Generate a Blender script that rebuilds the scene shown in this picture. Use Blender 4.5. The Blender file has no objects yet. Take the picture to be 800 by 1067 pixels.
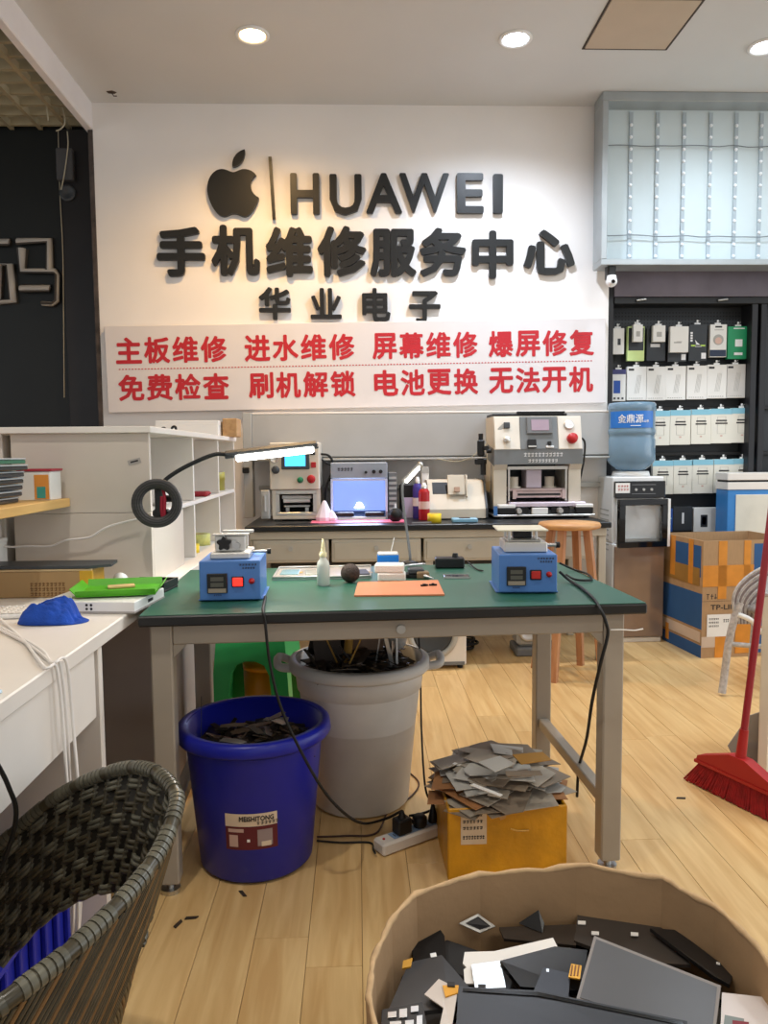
import bpy, bmesh, math, random, bisect
from mathutils import Vector, Matrix, noise
random.seed(7)
SC = bpy.context.scene
COL = SC.collection
R = math.radians
V = Vector

# ------------------------------------------------------------------ camera
F, CH = 790.0, 1.15
YAW, PIT, ROLL = R(2.0), R(4.4), R(0.5)
fwd = V((math.sin(YAW)*math.cos(PIT), math.cos(YAW)*math.cos(PIT), -math.sin(PIT)))
_r = V((math.cos(YAW), -math.sin(YAW), 0)); _u = _r.cross(fwd)
right = _r*math.cos(ROLL) - _u*math.sin(ROLL)
up = _u*math.cos(ROLL) + _r*math.sin(ROLL)
CPOS = V((0, 0, CH))
cam_d = bpy.data.cameras.new('camera'); cam = bpy.data.objects.new('camera', cam_d); COL.objects.link(cam)
cam_d.sensor_fit = 'VERTICAL'; cam_d.sensor_height = 36; cam_d.sensor_width = 27; cam_d.lens = 36*F/1067
cam_d.clip_start = 0.02; cam_d.clip_end = 100
b = -fwd
cam.matrix_world = Matrix(((right.x, up.x, b.x, 0), (right.y, up.y, b.y, 0), (right.z, up.z, b.z, CH), (0, 0, 0, 1)))
SC.camera = cam
def ray(px, py): return fwd + right*((px-400)/F) - up*((py-533.5)/F)
def G(px, py, z=0.0): d = ray(px, py); return CPOS + d*((z-CH)/d.z)      # point at height z
def D(px, py, y): d = ray(px, py); return CPOS + d*(y/d.y)               # point at distance y

# ------------------------------------------------------------------ world, lights, exposure
W = bpy.data.worlds.new('world'); SC.world = W; W.use_nodes = True
W.node_tree.nodes['Background'].inputs[0].default_value = (0.95, 0.97, 1.0, 1)
W.node_tree.nodes['Background'].inputs[1].default_value = 0.46
SC.view_settings.view_transform = 'Standard'; SC.view_settings.look = 'None'
SC.view_settings.gamma = 1.0; SC.view_settings.use_curve_mapping = False
SC.view_settings.exposure = 0.80
CEIL = 3.25
def spot(name, loc, power, col, size=R(120), blend=.9, rad=.06):
    l = bpy.data.lights.new(name, 'SPOT'); l.energy = power; l.color = col; l.spot_size = size; l.spot_blend = blend; l.shadow_soft_size = rad
    o = bpy.data.objects.new(name, l); COL.objects.link(o); o.location = loc; return o
def area(name, loc, rot, power, col, sx, sy):
    l = bpy.data.lights.new(name, 'AREA'); l.shape = 'RECTANGLE'; l.size = sx; l.size_y = sy; l.energy = power; l.color = col
    o = bpy.data.objects.new(name, l); COL.objects.link(o); o.location = loc; o.rotation_euler = rot; return o
WARM, NEUT = (1, .80, .55), (1, .95, .86)
# added ceiling fill without fixtures, behind the camera and over the right aisle
area('ceiling_fill_light', (1.4, -1.0, CEIL-.05), (0, 0, 0), 12, NEUT, 1.2, .6)
area('ceiling_fill_light', (2.6, 2.6, CEIL-.05), (0, 0, 0), 22, (.9, .96, 1), 1.2, .6)
# added fill from far right to brighten the fascia, no window seen
area('right_fill_light', (5.6, 2.6, 1.6), (0, R(90), 0), 42, (.88, .95, 1), 2.6, 3.4)

# ------------------------------------------------------------------ materials
def lin(c):
    return tuple(((x/255)/12.92 if x/255 <= .04045 else ((x/255+.055)/1.055)**2.4) for x in c)
_M = {}
def mat(name, c, rough=.5, metal=0, var=.08, scale=6, bump=0, bscale=80, emit=0, ecol=None, trans=0, alpha=1, coat=0, ior=1.45, stretch=None, rnd=0):
    if name in _M: return _M[name]
    m = bpy.data.materials.new(name); m.use_nodes = True; nt = m.node_tree; n = nt.nodes; L = nt.links
    p = n['Principled BSDF']; c = lin(c)
    tc = n.new('ShaderNodeTexCoord'); src = tc.outputs['Object']
    if stretch:
        mp = n.new('ShaderNodeMapping'); mp.inputs['Scale'].default_value = stretch; L.new(src, mp.inputs[0]); src = mp.outputs[0]
    nz = n.new('ShaderNodeTexNoise'); nz.inputs['Scale'].default_value = scale; nz.inputs['Detail'].default_value = 5
    L.new(src, nz.inputs['Vector'])
    rp = n.new('ShaderNodeValToRGB'); rp.color_ramp.elements[0].position = .3; rp.color_ramp.elements[1].position = .7
    rp.color_ramp.elements[0].color = (*[x*(1-var) for x in c], 1); rp.color_ramp.elements[1].color = (*[min(1, x*(1+var)) for x in c], 1)
    L.new(nz.outputs['Fac'], rp.inputs[0]); out = rp.outputs[0]
    if rnd:
        oi = n.new('ShaderNodeObjectInfo'); hs = n.new('ShaderNodeHueSaturation'); mr = n.new('ShaderNodeMapRange')
        mr.inputs[3].default_value = 1-rnd; mr.inputs[4].default_value = 1+rnd
        L.new(oi.outputs['Random'], mr.inputs[0]); L.new(mr.outputs[0], hs.inputs['Value']); L.new(out, hs.inputs['Color']); out = hs.outputs[0]
    L.new(out, p.inputs['Base Color'])
    p.inputs['Roughness'].default_value = rough; p.inputs['Metallic'].default_value = metal; p.inputs['IOR'].default_value = ior
    p.inputs['Transmission Weight'].default_value = trans; p.inputs['Alpha'].default_value = alpha; p.inputs['Coat Weight'].default_value = coat
    if emit: p.inputs['Emission Strength'].default_value = emit; p.inputs['Emission Color'].default_value = (*lin(ecol or (255, 255, 255)), 1)
    if bump:
        nb = n.new('ShaderNodeTexNoise'); nb.inputs['Scale'].default_value = bscale; nb.inputs['Detail'].default_value = 4; L.new(src, nb.inputs['Vector'])
        bp = n.new('ShaderNodeBump'); bp.inputs['Strength'].default_value = bump; bp.inputs['Distance'].default_value = .01
        L.new(nb.outputs['Fac'], bp.inputs['Height']); L.new(bp.outputs[0], p.inputs['Normal'])
    _M[name] = m; return m
def wood(name, c1, c2, rough=.4, stretch=(14, 1.2, 14), rnd=.08, scale=2.2):
    if name in _M: return _M[name]
    m = bpy.data.materials.new(name); m.use_nodes = True; nt = m.node_tree; n = nt.nodes; L = nt.links; p = n['Principled BSDF']
    tc = n.new('ShaderNodeTexCoord'); oi = n.new('ShaderNodeObjectInfo'); mp = n.new('ShaderNodeMapping'); mp.inputs['Scale'].default_value = stretch
    cm = n.new('ShaderNodeVectorMath'); cm.operation = 'SCALE'; cx = n.new('ShaderNodeCombineXYZ')
    ml = n.new('ShaderNodeMath'); ml.operation = 'MULTIPLY'; ml.inputs[1].default_value = 37; L.new(oi.outputs['Random'], ml.inputs[0]); L.new(ml.outputs[0], cx.inputs[0]); L.new(ml.outputs[0], cx.inputs[1])
    ad = n.new('ShaderNodeVectorMath'); ad.operation = 'ADD'; L.new(tc.outputs['Object'], ad.inputs[0]); L.new(cx.outputs[0], ad.inputs[1])
    L.new(ad.outputs[0], mp.inputs[0])
    nz = n.new('ShaderNodeTexNoise'); nz.inputs['Scale'].default_value = scale; nz.inputs['Detail'].default_value = 7; nz.inputs['Distortion'].default_value = .6
    L.new(mp.outputs[0], nz.inputs['Vector'])
    rp = n.new('ShaderNodeValToRGB'); e = rp.color_ramp.elements; e[0].position = .32; e[1].position = .68
    e[0].color = (*lin(c2), 1); e[1].color = (*lin(c1), 1); L.new(nz.outputs['Fac'], rp.inputs[0])
    hs = n.new('ShaderNodeHueSaturation'); mr = n.new('ShaderNodeMapRange'); mr.inputs[3].default_value = 1-rnd; mr.inputs[4].default_value = 1+rnd
    L.new(oi.outputs['Random'], mr.inputs[0]); L.new(mr.outputs[0], hs.inputs['Value']); L.new(rp.outputs[0], hs.inputs['Color']); L.new(hs.outputs[0], p.inputs['Base Color'])
    p.inputs['Roughness'].default_value = rough
    _M[name] = m; return m

WALLW = mat('wall_paint', (234, 230, 226), .75, var=.03, scale=2, bump=.05, bscale=150)
CEILP = mat('ceiling_paint', (208, 209, 208), .85, var=.03, scale=1.5)
WHITE = mat('white_laminate', (228, 222, 214), .45, var=.03)
WHITEP = mat('white_plastic', (232, 232, 230), .4, var=.03)
CREAM = mat('cream_metal', (205, 198, 184), .45, var=.05)
LGREY = mat('light_grey_metal', (176, 176, 172), .45, var=.05)
GREY = mat('grey_plastic', (112, 114, 116), .5, var=.08)
DGREY = mat('dark_grey_plastic', (62, 66, 70), .45, var=.1)
BLACK = mat('black_plastic', (20, 20, 21), .45, var=.15)
BLACKR = mat('black_rubber', (14, 14, 14), .6, var=.2)
GLOSSB = mat('gloss_black', (12, 12, 14), .12, var=.1, coat=.5)
LETTER = mat('black_letter_acrylic', (30, 31, 31), .35, var=.06)
RED = mat('red_plastic', (176, 26, 32), .4)
STEEL = mat('brushed_steel', (190, 190, 188), .3, 1, var=.06, stretch=(2, 60, 2))
ALU = mat('aluminium', (205, 203, 198), .38, .75, var=.06)
PAPER = mat('white_paper', (240, 238, 234), .7, var=.02)
YELLOW = mat('yellow_plastic', (235, 205, 40), .5)
BLUEM = mat('blue_powder_coat', (76, 122, 188), .4, var=.05)
CARD = mat('brown_cardboard', (176, 142, 104), .85, var=.1, scale=10, bump=.08, stretch=(30, 2, 2))
CARDW = mat('worn_cardboard', (170, 138, 106), .85, var=.14, scale=5, bump=.15, bscale=30)
INK = mat('dark_print', (40, 38, 40), .6)
WINK = mat('white_print', (235, 235, 235), .6)

# ------------------------------------------------------------------ mesh builder
class MB:
    def __init__(s): s.v = []; s.f = []; s.mi = []; s.sm = []; s.T = Matrix.Identity(4)
    def add(s, vs, fs, mi=0, sm=False):
        o = len(s.v); s.v += [s.T @ V(p) for p in vs]
        for f in fs: s.f.append(tuple(i+o for i in f)); s.mi.append(mi); s.sm.append(sm)
        return s
    def box(s, x0, x1, y0, y1, z0, z1, mi=0, bev=0.0):
        if x1 < x0: x0, x1 = x1, x0
        if y1 < y0: y0, y1 = y1, y0
        if z1 < z0: z0, z1 = z1, z0
        lo, hi = (x0, y0, z0), (x1, y1, z1)
        b = min(bev, .49*min(x1-x0, y1-y0, z1-z0))
        if b <= 0:
            vs = [(x0,y0,z0),(x1,y0,z0),(x1,y1,z0),(x0,y1,z0),(x0,y0,z1),(x1,y0,z1),(x1,y1,z1),(x0,y1,z1)]
            return s.add(vs, [(0,3,2,1),(4,5,6,7),(0,1,5,4),(1,2,6,5),(2,3,7,6),(3,0,4,7)], mi)
        vs = []; idx = {}
        for cx in (0,1):
            for cy in (0,1):
                for cz in (0,1):
                    c = (cx,cy,cz)
                    for a in range(3):   # vertex lying on face of axis a
                        p = [ (hi[k] if c[k] else lo[k]) if k == a else ((hi[k]-b) if c[k] else (lo[k]+b)) for k in range(3)]
                        idx[(c,a)] = len(vs); vs.append(tuple(p))
        ctr = V(((x0+x1)/2,(y0+y1)/2,(z0+z1)/2)); fs = []
        def face(ids):
            ps = [V(vs[i]) for i in ids]; n = (ps[1]-ps[0]).cross(ps[2]-ps[0]); m = sum(ps, V())/len(ps)
            fs.append(tuple(ids) if n.dot(m-ctr) > 0 else tuple(reversed(ids)))
        for a in range(3):
            o = [k for k in range(3) if k != a]
            for sgn in (0,1):
                q = []
                for (i,j) in ((0,0),(1,0),(1,1),(0,1)):
                    c = [0,0,0]; c[a] = sgn; c[o[0]] = i; c[o[1]] = j; q.append(idx[(tuple(c),a)])
                face(q)
            for i in (0,1):          # edges along axis a
                for j in (0,1):
                    c0 = [0,0,0]; c0[o[0]] = i; c0[o[1]] = j; c1 = list(c0); c1[a] = 1
                    face([idx[(tuple(c0),o[0])], idx[(tuple(c1),o[0])], idx[(tuple(c1),o[1])], idx[(tuple(c0),o[1])]])
        for cx in (0,1):
            for cy in (0,1):
                for cz in (0,1): face([idx[((cx,cy,cz),a)] for a in range(3)])
        return s.add(vs, fs, mi)
    def cbox(s, c, size, mi=0, bev=0.0):
        return s.box(c[0]-size[0]/2, c[0]+size[0]/2, c[1]-size[1]/2, c[1]+size[1]/2, c[2]-size[2]/2, c[2]+size[2]/2, mi, bev)
    def cyl(s, p0, p1, r0, r1=None, n=20, mi=0, caps=True, sm=True):
        r1 = r0 if r1 is None else r1; p0, p1 = V(p0), V(p1); d = (p1-p0).normalized()
        a = d.orthogonal().normalized(); c = d.cross(a); vs = []
        for p, r in ((p0, r0), (p1, r1)):
            for i in range(n): t = 2*math.pi*i/n; vs.append(p + a*(r*math.cos(t)) + c*(r*math.sin(t)))
        s.add(vs, [(i, (i+1) % n, n+(i+1) % n, n+i) for i in range(n)], mi, sm)
        if caps: s.add(vs, [tuple(range(n-1, -1, -1)), tuple(range(n, 2*n))], mi, False)
        return s
    def lathe(s, prof, n=32, mi=0, c=(0, 0, 0), sm=True, closed=False, cap=True):
        vs = []; m = len(prof)
        for r, z in prof:
            for i in range(n): t = 2*math.pi*i/n; vs.append((c[0]+r*math.cos(t), c[1]+r*math.sin(t), c[2]+z))
        fs = []
        for j in range(m if closed else m-1):
            k = (j+1) % m
            for i in range(n): fs.append((j*n+i, j*n+(i+1) % n, k*n+(i+1) % n, k*n+i))
        s.add(vs, fs, mi, sm)
        if not closed and cap:
            if prof[0][0] > 1e-5: s.add(vs[:n], [tuple(range(n-1, -1, -1))], mi)
            if prof[-1][0] > 1e-5: s.add(vs[-n:], [tuple(range(n))], mi)
        return s
    def tube(s, pts, r, n=8, mi=0, closed=False, sub=0, flat=1.0):
        P = [V(p) for p in pts]
        if sub:
            Q = []; L = len(P)
            rng = range(L if closed else L-1)
            for i in rng:
                p1, p2 = P[i], P[(i+1) % L]
                p0 = P[i-1] if (i > 0 or closed) else p1*2-p2
                p3 = P[(i+2) % L] if (i+2 < L or closed) else p2*2-p1
                for k in range(sub):
                    t = k/sub; Q.append(.5*((2*p1)+(p2-p0)*t+(2*p0-5*p1+4*p2-p3)*t*t+(3*p1-p0-3*p2+p3)*t**3))
            if not closed: Q.append(P[-1])
            P = Q
        L = len(P); rr = r if isinstance(r, (list, tuple)) else [r]*L
        if len(rr) != L: rr = [rr[min(len(rr)-1, int(i*len(rr)/L))] for i in range(L)]
        vs = []; a = None
        for i, p in enumerate(P):
            t = ((P[(i+1) % L] if (i+1 < L or closed) else p) - (P[i-1] if (i > 0 or closed) else p))
            t = t.normalized() if t.length > 1e-9 else V((0, 0, 1))
            if a is None: a = t.orthogonal().normalized()
            a = (a - t*a.dot(t)); a = a.normalized() if a.length > 1e-6 else t.orthogonal().normalized()
            c = t.cross(a)
            for k in range(n): th = 2*math.pi*k/n; vs.append(p + a*(rr[i]*math.cos(th)) + c*(rr[i]*flat*math.sin(th)))
        fs = []
        for i in range(L if closed else L-1):
            j = (i+1) % L
            for k in range(n): fs.append((i*n+k, i*n+(k+1) % n, j*n+(k+1) % n, j*n+k))
        s.add(vs, fs, mi, True)
        if not closed: s.add(vs, [tuple(range(n-1, -1, -1)), tuple(range((L-1)*n, L*n))], mi)
        return s
    def prism(s, poly, h0, h1, mi=0, ax='z', sm=False):
        """polygon in the plane normal to ax (x: (y,z), y: (x,z), z: (x,y)), from h0 to h1"""
        f = {'z': lambda p, h: (p[0], p[1], h), 'y': lambda p, h: (p[0], h, p[1]), 'x': lambda p, h: (h, p[0], p[1])}[ax]
        n = len(poly); ar = sum(poly[i][0]*poly[(i+1) % n][1]-poly[(i+1) % n][0]*poly[i][1] for i in range(n))
        flip = (ar < 0) ^ (ax == 'y') ^ (h1 < h0)
        vs = [f(p, h0) for p in poly]+[f(p, h1) for p in poly]
        side = [(i, (i+1) % n, n+(i+1) % n, n+i) for i in range(n)]; cap = [tuple(range(n-1, -1, -1)), tuple(range(n, 2*n))]
        if flip: side = [tuple(reversed(q)) for q in side]; cap = [tuple(reversed(q)) for q in cap]
        s.add(vs, side, mi, sm); s.add(vs, cap, mi)
        return s
    def sphere(s, c, r, n=20, m=12, mi=0, sz=1.0):
        prof = [(max(1e-6, r*math.sin(math.pi*j/m)), -r*sz*math.cos(math.pi*j/m)) for j in range(m+1)]
        return s.lathe(prof, n, mi, c)
    def mesh(s, name, mats):
        me = bpy.data.meshes.new(name); me.from_pydata([tuple(p) for p in s.v], [], s.f)
        for m in (mats if isinstance(mats, (list, tuple)) else [mats]): me.materials.append(m)
        me.polygons.foreach_set('material_index', s.mi); me.polygons.foreach_set('use_smooth', s.sm); me.update()
        return me
def tag(o, label=None, cat=None, group=None, kind=None):
    for k, v in (('label', label), ('category', cat), ('group', group), ('kind', kind)):
        if v: o[k] = v
    return o
def link(name, data, parent=None, loc=(0, 0, 0), rz=0, mw=None):
    o = bpy.data.objects.new(name, data); COL.objects.link(o); o.parent = parent
    if mw is not None: o.matrix_local = mw
    else: o.location = loc; o.rotation_euler = (0, 0, rz)
    return o
def thing(name, label, cat, loc=(0, 0, 0), rz=0, group=None):
    return tag(link(name, None, None, loc, rz), label, cat, group)
def part(parent, name, mb, mats, label=None, kind=None, loc=(0, 0, 0), mw=None):
    return tag(link(name, mb.mesh(name, mats) if isinstance(mb, MB) else mb, parent, loc, 0, mw), label, None, None, kind)
def single(name, mb, mats, label, cat, loc=(0, 0, 0), rz=0, group=None, kind=None):
    return tag(link(name, mb.mesh(name, mats), None, loc, rz), label, cat, group, kind)
def struct(name, mb, mats, parent=None): 
    o = link(name, mb.mesh(name, mats), parent); o['kind'] = 'structure'; return o
def bx(*a, bev=0.0): return MB().box(*a, 0, bev)
def frame(o, rt, upv): 
    rt = V(rt).normalized(); upv = V(upv); upv = (upv-rt*rt.dot(upv)).normalized(); n = rt.cross(upv); o = V(o)
    return Matrix(((rt.x, upv.x, n.x, o.x), (rt.y, upv.y, n.y, o.y), (rt.z, upv.z, n.z, o.z), (0, 0, 0, 1)))
_T = {}
def text_mesh(s, w, h, depth, m, off=0.0, space=1.0):
    """text as a solid: fits w x h, centred, in its own XY plane, depth along +Z"""
    key = (s, round(w, 4), round(h, 4), depth, off, m.name)
    if key in _T: return _T[key]
    cu = bpy.data.curves.new('text', 'FONT'); cu.body = s; cu.extrude = .5; cu.space_character = space; cu.resolution_u = 2
    ob = bpy.data.objects.new('text', cu); COL.objects.link(ob)
    dg = bpy.context.evaluated_depsgraph_get(); me = bpy.data.meshes.new_from_object(ob.evaluated_get(dg))
    bpy.data.objects.remove(ob); bpy.data.curves.remove(cu)
    if off:      # heavier strokes: the same glyph laid over itself a little shifted
        vs = [v.co.copy() for v in me.vertices]; fs = [tuple(p.vertices) for p in me.polygons]; A = []; B = []
        for k in range(9):
            t = k*math.pi/4; d = V((math.cos(t)*off, math.sin(t)*off, 0)) if k < 8 else V(); n0 = len(A)
            A += [v+d+V((0, 0, (v.z > 0)*k*.002)) for v in vs]; B += [tuple(i+n0 for i in f) for f in fs]
        me = bpy.data.meshes.new('text'); me.from_pydata([tuple(v) for v in A], [], B)
    xs = [v.co.x for v in me.vertices]; ys = [v.co.y for v in me.vertices]
    x0, x1, y0, y1 = min(xs), max(xs), min(ys), max(ys)
    sx = w/(x1-x0) if w else h/(y1-y0); sy = h/(y1-y0) if h else sx
    for v in me.vertices: v.co = ((v.co.x-(x0+x1)/2)*sx, (v.co.y-(y0+y1)/2)*sy, (v.co.z+.5)*depth)
    me.materials.clear(); me.materials.append(m); _T[key] = me
    return me
def marks(mb, n, x0, x1, z, h, y, mi=0, rows=1, dz=.0, seed=1):
    """rows of tiny illegible print strokes standing proud of a front face at y"""
    rr = random.Random(seed)
    for k in range(rows):
        w = (x1-x0)/n
        for i in range(n):
            a = x0+i*w; zz = z-k*dz
            mb.box(a+w*.08, a+w*.84, y-.0006, y, zz+h*.62, zz+h*.86, mi); mb.box(a+w*.15, a+w*.75, y-.0006, y, zz, zz+h*.22, mi)
            q = a+w*(.3+.3*rr.random()); mb.box(q, q+w*.2, y-.0006, y, zz-.0+h*.1, zz+h, mi)
    return mb
def cable(name, pts, r, m, label, sub=10, group=None, cat='cable'):
    return single(name, MB().tube(pts, r, 6, sub=sub), m, label, cat, group=group)

# ================================================================== THE SETTING
WY = 4.75                      # face of the sign wall
WX0, WX1 = -1.555, 1.575
FLOORW = wood('laminate_oak', (222, 188, 132), (200, 160, 104), .32, rnd=.05)
fl = struct('floor', bx(-6, 7, -4, 6, -.06, -.0045), mat('floor_base', (150, 118, 74), .5))
pw, pl = .128, 1.21
pm = bx(0, pw-.0012, 0, pl-.0012, -.0045, 0, bev=.0006).mesh('plank', FLOORW)
for i in range(-16, 25):
    o0 = -.55 - random.random()*pl*.9
    for k in range(6):
        y = o0+k*pl
        if y > 5.1 or y+pl < .35: continue
        link('plank', pm, fl, (i*pw, y, 0))
struct('wall_back', bx(WX0, WX1, WY, WY+.12, 0, CEIL), WALLW)
struct('ceiling', bx(WX0, 7, -4, 6, CEIL, CEIL+.1), CEILP)
struct('trim_1', bx(WX0-.05, WX0, -4, WY+.12, CEIL-.155, CEIL+.1, bev=.006), mat('fascia_white', (226, 222, 222), .6, var=.03))
struct('wall_niche', bx(1.3, 7, 5.02, 5.12, 0, CEIL), mat('niche_wall_paint', (205, 210, 212), .7, var=.03))
bw = struct('wall_left', bx(-6, WX0-.02, 4.93, 5.0, 0, 3.6), mat('black_board', (17, 21, 20), .45, var=.2, scale=3))
struct('trim_2', bx(-1.80, WX0-.03, 4.86, 4.93, 0, 3.14, bev=.004), mat('black_post_paint', (30, 28, 30), .4, var=.25, scale=4))
struct('trim_3', bx(WX0-.03, WX0, WY-.004, WY+.14, 0, CEIL-.155, bev=.004), mat('chipped_edge', (70, 62, 58), .7, var=.5, scale=14))
# mall grid ceiling beyond the fascia
GRID = mat('grid_slat_paint', (168, 156, 126), .7, var=.2, scale=4)
gc = struct('ceiling_grid', bx(-5.5, -1.62, -4, 4.93, 3.75, 3.78), mat('void_black', (12, 12, 11), .9))
for k in range(24):
    y = 4.88-k*.135; link('slat', bx(-4.6, -1.61, -.012, .012, 3.17, 3.23).mesh('slat', GRID), gc, (0, y, 0))
for k in range(16):
    link('slat', bx(-.012, .012, 1.5, 4.92, 3.16, 3.2).mesh('slat', GRID), gc, (-1.75-.175*k, 0, 0))
# ceiling hatch
h = [G(*p, CEIL) for p in ((638, 3), (724, 4), (693, 47), (615, 46))]
cx = sum((p.x for p in h))/4; cy = sum(p.y for p in h)/4
t = thing('ceiling_hatch', 'tan square access panel set flush in the white ceiling', 'ceiling hatch', (cx, cy, CEIL))
ws, hs_ = .21, .21
part(t, 'frame', MB().box(-.225, .225, -.225, -.215, -.004, 0).box(-.225, .225, .215, .225, -.004, 0).box(-.225, -.215, -.215, .215, -.004, 0).box(.215, .225, -.215, .215, -.004, 0), mat('hatch_gap', (70, 62, 54), .8))
part(t, 'panel', bx(-.213, .213, -.213, .213, -.006, -.001, bev=.002), mat('hatch_tan', (192, 176, 156), .8, var=.03))
# downlights
def downlight(px, py, label, col, power):
    p = G(px, py, CEIL)
    t = thing('downlight', label, 'downlight', (p.x, p.y, CEIL), group='ceiling downlights')
    part(t, 'rim', MB().lathe([(.062, 0), (.085, 0), (.085, -.006), (.078, -.012), (.066, -.008), (.062, 0)], 36), WHITEP)
    part(t, 'diffuser', MB().lathe([(.0001, -.004), (.064, -.004), (.064, -.002), (.0001, -.002)], 36), mat('lamp_glow_'+str(px), (255, 240, 220), .5, emit=14, ecol=col))
    spot('downlight_lamp', (p.x, p.y, CEIL-.03), power, [x for x in lin(col)], R(150), 1.0, .06)
downlight(263, 36, 'glowing warm round downlight in front of the black logo', (255, 206, 140), 72)
downlight(537, 40, 'round downlight with a silver rim beside the ceiling hatch', (226, 238, 255), 92)
downlight(797, 48, 'cool white round downlight above the light box', (225, 240, 255), 36)
for (x, y) in ((-.7, 1.0), (.75, 1.0), (2.2, 1.0), (-.7, -1.0), (2.4, -1.0)):   # added downlights out of view, put in as extra light sources
    t = thing('downlight', 'added round ceiling downlight out of view for extra room light', 'downlight', (x, y, CEIL), group='ceiling downlights')
    part(t, 'rim', MB().lathe([(.062, 0), (.085, 0), (.085, -.006), (.078, -.012), (.066, -.008), (.062, 0)], 24), WHITEP)
    part(t, 'diffuser', MB().lathe([(.0001, -.004), (.064, -.004), (.064, -.002), (.0001, -.002)], 24), mat('lamp_glow_added', (255, 240, 220), .5, emit=14, ecol=(255, 236, 205)))
    spot('downlight_lamp', (x, y, CEIL-.03), {(-.7, 1.0): 44, (.75, 1.0): 12, (2.2, 1.0): 8}.get((x, y), 5), NEUT, R(150), 1.0, .06)
# chip of missing paint with a wire end in the ceiling
p = G(116, 96, CEIL); single('paint_chip', MB().prism([(-.025, -.012), (.01, -.02), (.03, .0), (.012, .016), (-.02, .012)], -.003, 0).tube([(0, 0, -.002), (.012, .004, -.02), (.03, 0, -.022)], .003, 6), mat('chip_brown', (80, 66, 54), .9), 'small dark chip in the ceiling near the white fascia', 'ceiling damage', (p.x, p.y, CEIL))

# neighbouring sign: channel letters on the black board
NEON = mat('neon_channel', (176, 172, 166), .4, var=.05)
NEONB = mat('neon_back', (66, 60, 54), .6)
def stroke_letter(name, strokes, label, Y):
    c = D(strokes[0][0][0], strokes[0][0][1], Y); t = thing(name, label, 'sign letter', c, group='channel letters on the black board')
    for st in strokes:
        pts = [D(x, y, Y)-c for x, y in st]
        part(t, 'backing', MB().tube([q+V((0, .012, 0)) for q in pts], .040, 8, flat=.35), NEONB)
        part(t, 'stroke', MB().tube(pts, .024, 8, flat=.6), NEON)
sc = .3186
zz = lambda L: [(x*sc, y*sc) for x, y in L]
stroke_letter('channel_letter', [zz([(55, 787), (163, 785), (163, 885)]), zz([(72, 812), (74, 885), (180, 885), (188, 900), (186, 985), (172, 995), (138, 993)]), zz([(65, 942), (163, 941)])], 'grey channel character part with hooked stroke on the black board', 4.9)
stroke_letter('channel_letter', [zz([(-60, 790), (30, 790)]), zz([(-10, 990), (-4, 865), (34, 865), (44, 985), (-10, 988)])], 'grey channel character part shaped like a small square on the black board', 4.9)
WIREW = mat('pale_wire', (176, 168, 146), .6)
cable('hanging_wire', [D(*q, 4.6) for q in zz([(165, 280), (150, 310), (158, 395), (150, 330), (160, 290)])], .004, WIREW, 'pale looped wire hanging from the mall grid ceiling')
cable('hanging_wire', [D(*q, 4.65) for q in zz([(198, 325), (212, 395), (200, 420), (183, 428)])], .004, WIREW, 'short curved pale wire end hanging below the grid slats')
cable('hanging_wire', [D(*q, 4.8) for q in zz([(220, 430), (222, 480), (210, 570), (200, 620)])], .004, WIREW, 'pale wire with a tip hanging in front of the black post')
cable('hanging_wire', [D(*q, 4.85) for q in zz([(190, 430), (196, 640), (205, 820), (208, 1070), (210, 1300)])], .0025, WIREW, 'thin long wire running straight down the black board')
t = thing('wall_speaker', 'small dark grey box with round cone on the black post', 'speaker', D(70, 173, 4.86))
part(t, 'housing', bx(-.05, .05, -.05, 0, -.1, .09, bev=.006), mat('speaker_grey', (72, 72, 74), .5)); part(t, 'cone', MB().lathe([(.0001, .0), (.03, .012), (.045, .02), (.05, .012), (.05, 0)], 24, c=(0, 0, 0)), DGREY, mw=frame((0, -.001, -.165), (1, 0, 0), (0, 0, 1)))

# ================================================================== SIGN WALL LETTERS
def box_px(x0, y0, x1, y1, Y):
    a, b = D(x0, y0, Y), D(x1, y1, Y); c = (a+b)/2
    return c, abs(b.x-a.x), abs(a.z-b.z)
LY = WY-.03
def wall_char(ch, x0, y0, x1, y1, label, off, grp, nm='sign_letter'):
    c, w, h_ = box_px(x0, y0, x1, y1, LY)
    me = text_mesh(ch, w, h_, .024, LETTER, off)
    o = link(nm, me, None, mw=frame((c.x, WY-.004, c.z), (1, 0, 0), (0, 0, 1)))
    tag(o, label, 'sign letter', grp)
NM = {'手': 'hand', '机': 'machine', '维': 'maintain', '修': 'repair', '服': 'serve', '务': 'duty', '中': 'middle', '心': 'heart', '华': 'splendid', '业': 'trade', '电': 'electric', '子': 'child'}
g1, g2, g3 = 'raised Latin letters of the sign', 'large raised characters of the sign', 'small raised characters of the sign'
for ch, a in (('H', (302, 180, 333, 223)), ('U', (343, 181, 377, 224)), ('A', (381, 180, 419, 222)), ('W', (416, 180, 468, 221)), ('E', (476, 180, 504, 222)), ('I', (514, 181, 524, 222))):
    wall_char(ch, *a, 'black raised capital letter %s in the Latin row on white wall' % ch, .022, g1)
for ch, a in (('手', (162, 236, 214, 288)), ('机', (219, 234, 271, 287)), ('维', (276, 236, 326, 288)), ('修', (330, 235, 382, 288)), ('服', (385, 238, 434, 288)), ('务', (437, 237, 486, 288)), ('中', (492, 240, 535, 290)), ('心', (546, 239, 599, 286))):
    wall_char(ch, *a, 'large black raised character on the white wall meaning '+NM[ch], .036, g2)
for ch, a in (('华', (269, 299, 303, 333)), ('业', (323, 300, 356, 332)), ('电', (377, 300, 407, 335)), ('子', (426, 303, 459, 336))):
    wall_char(ch, *a, 'small black raised character on the white wall meaning '+NM[ch], .026, g3)
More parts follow.
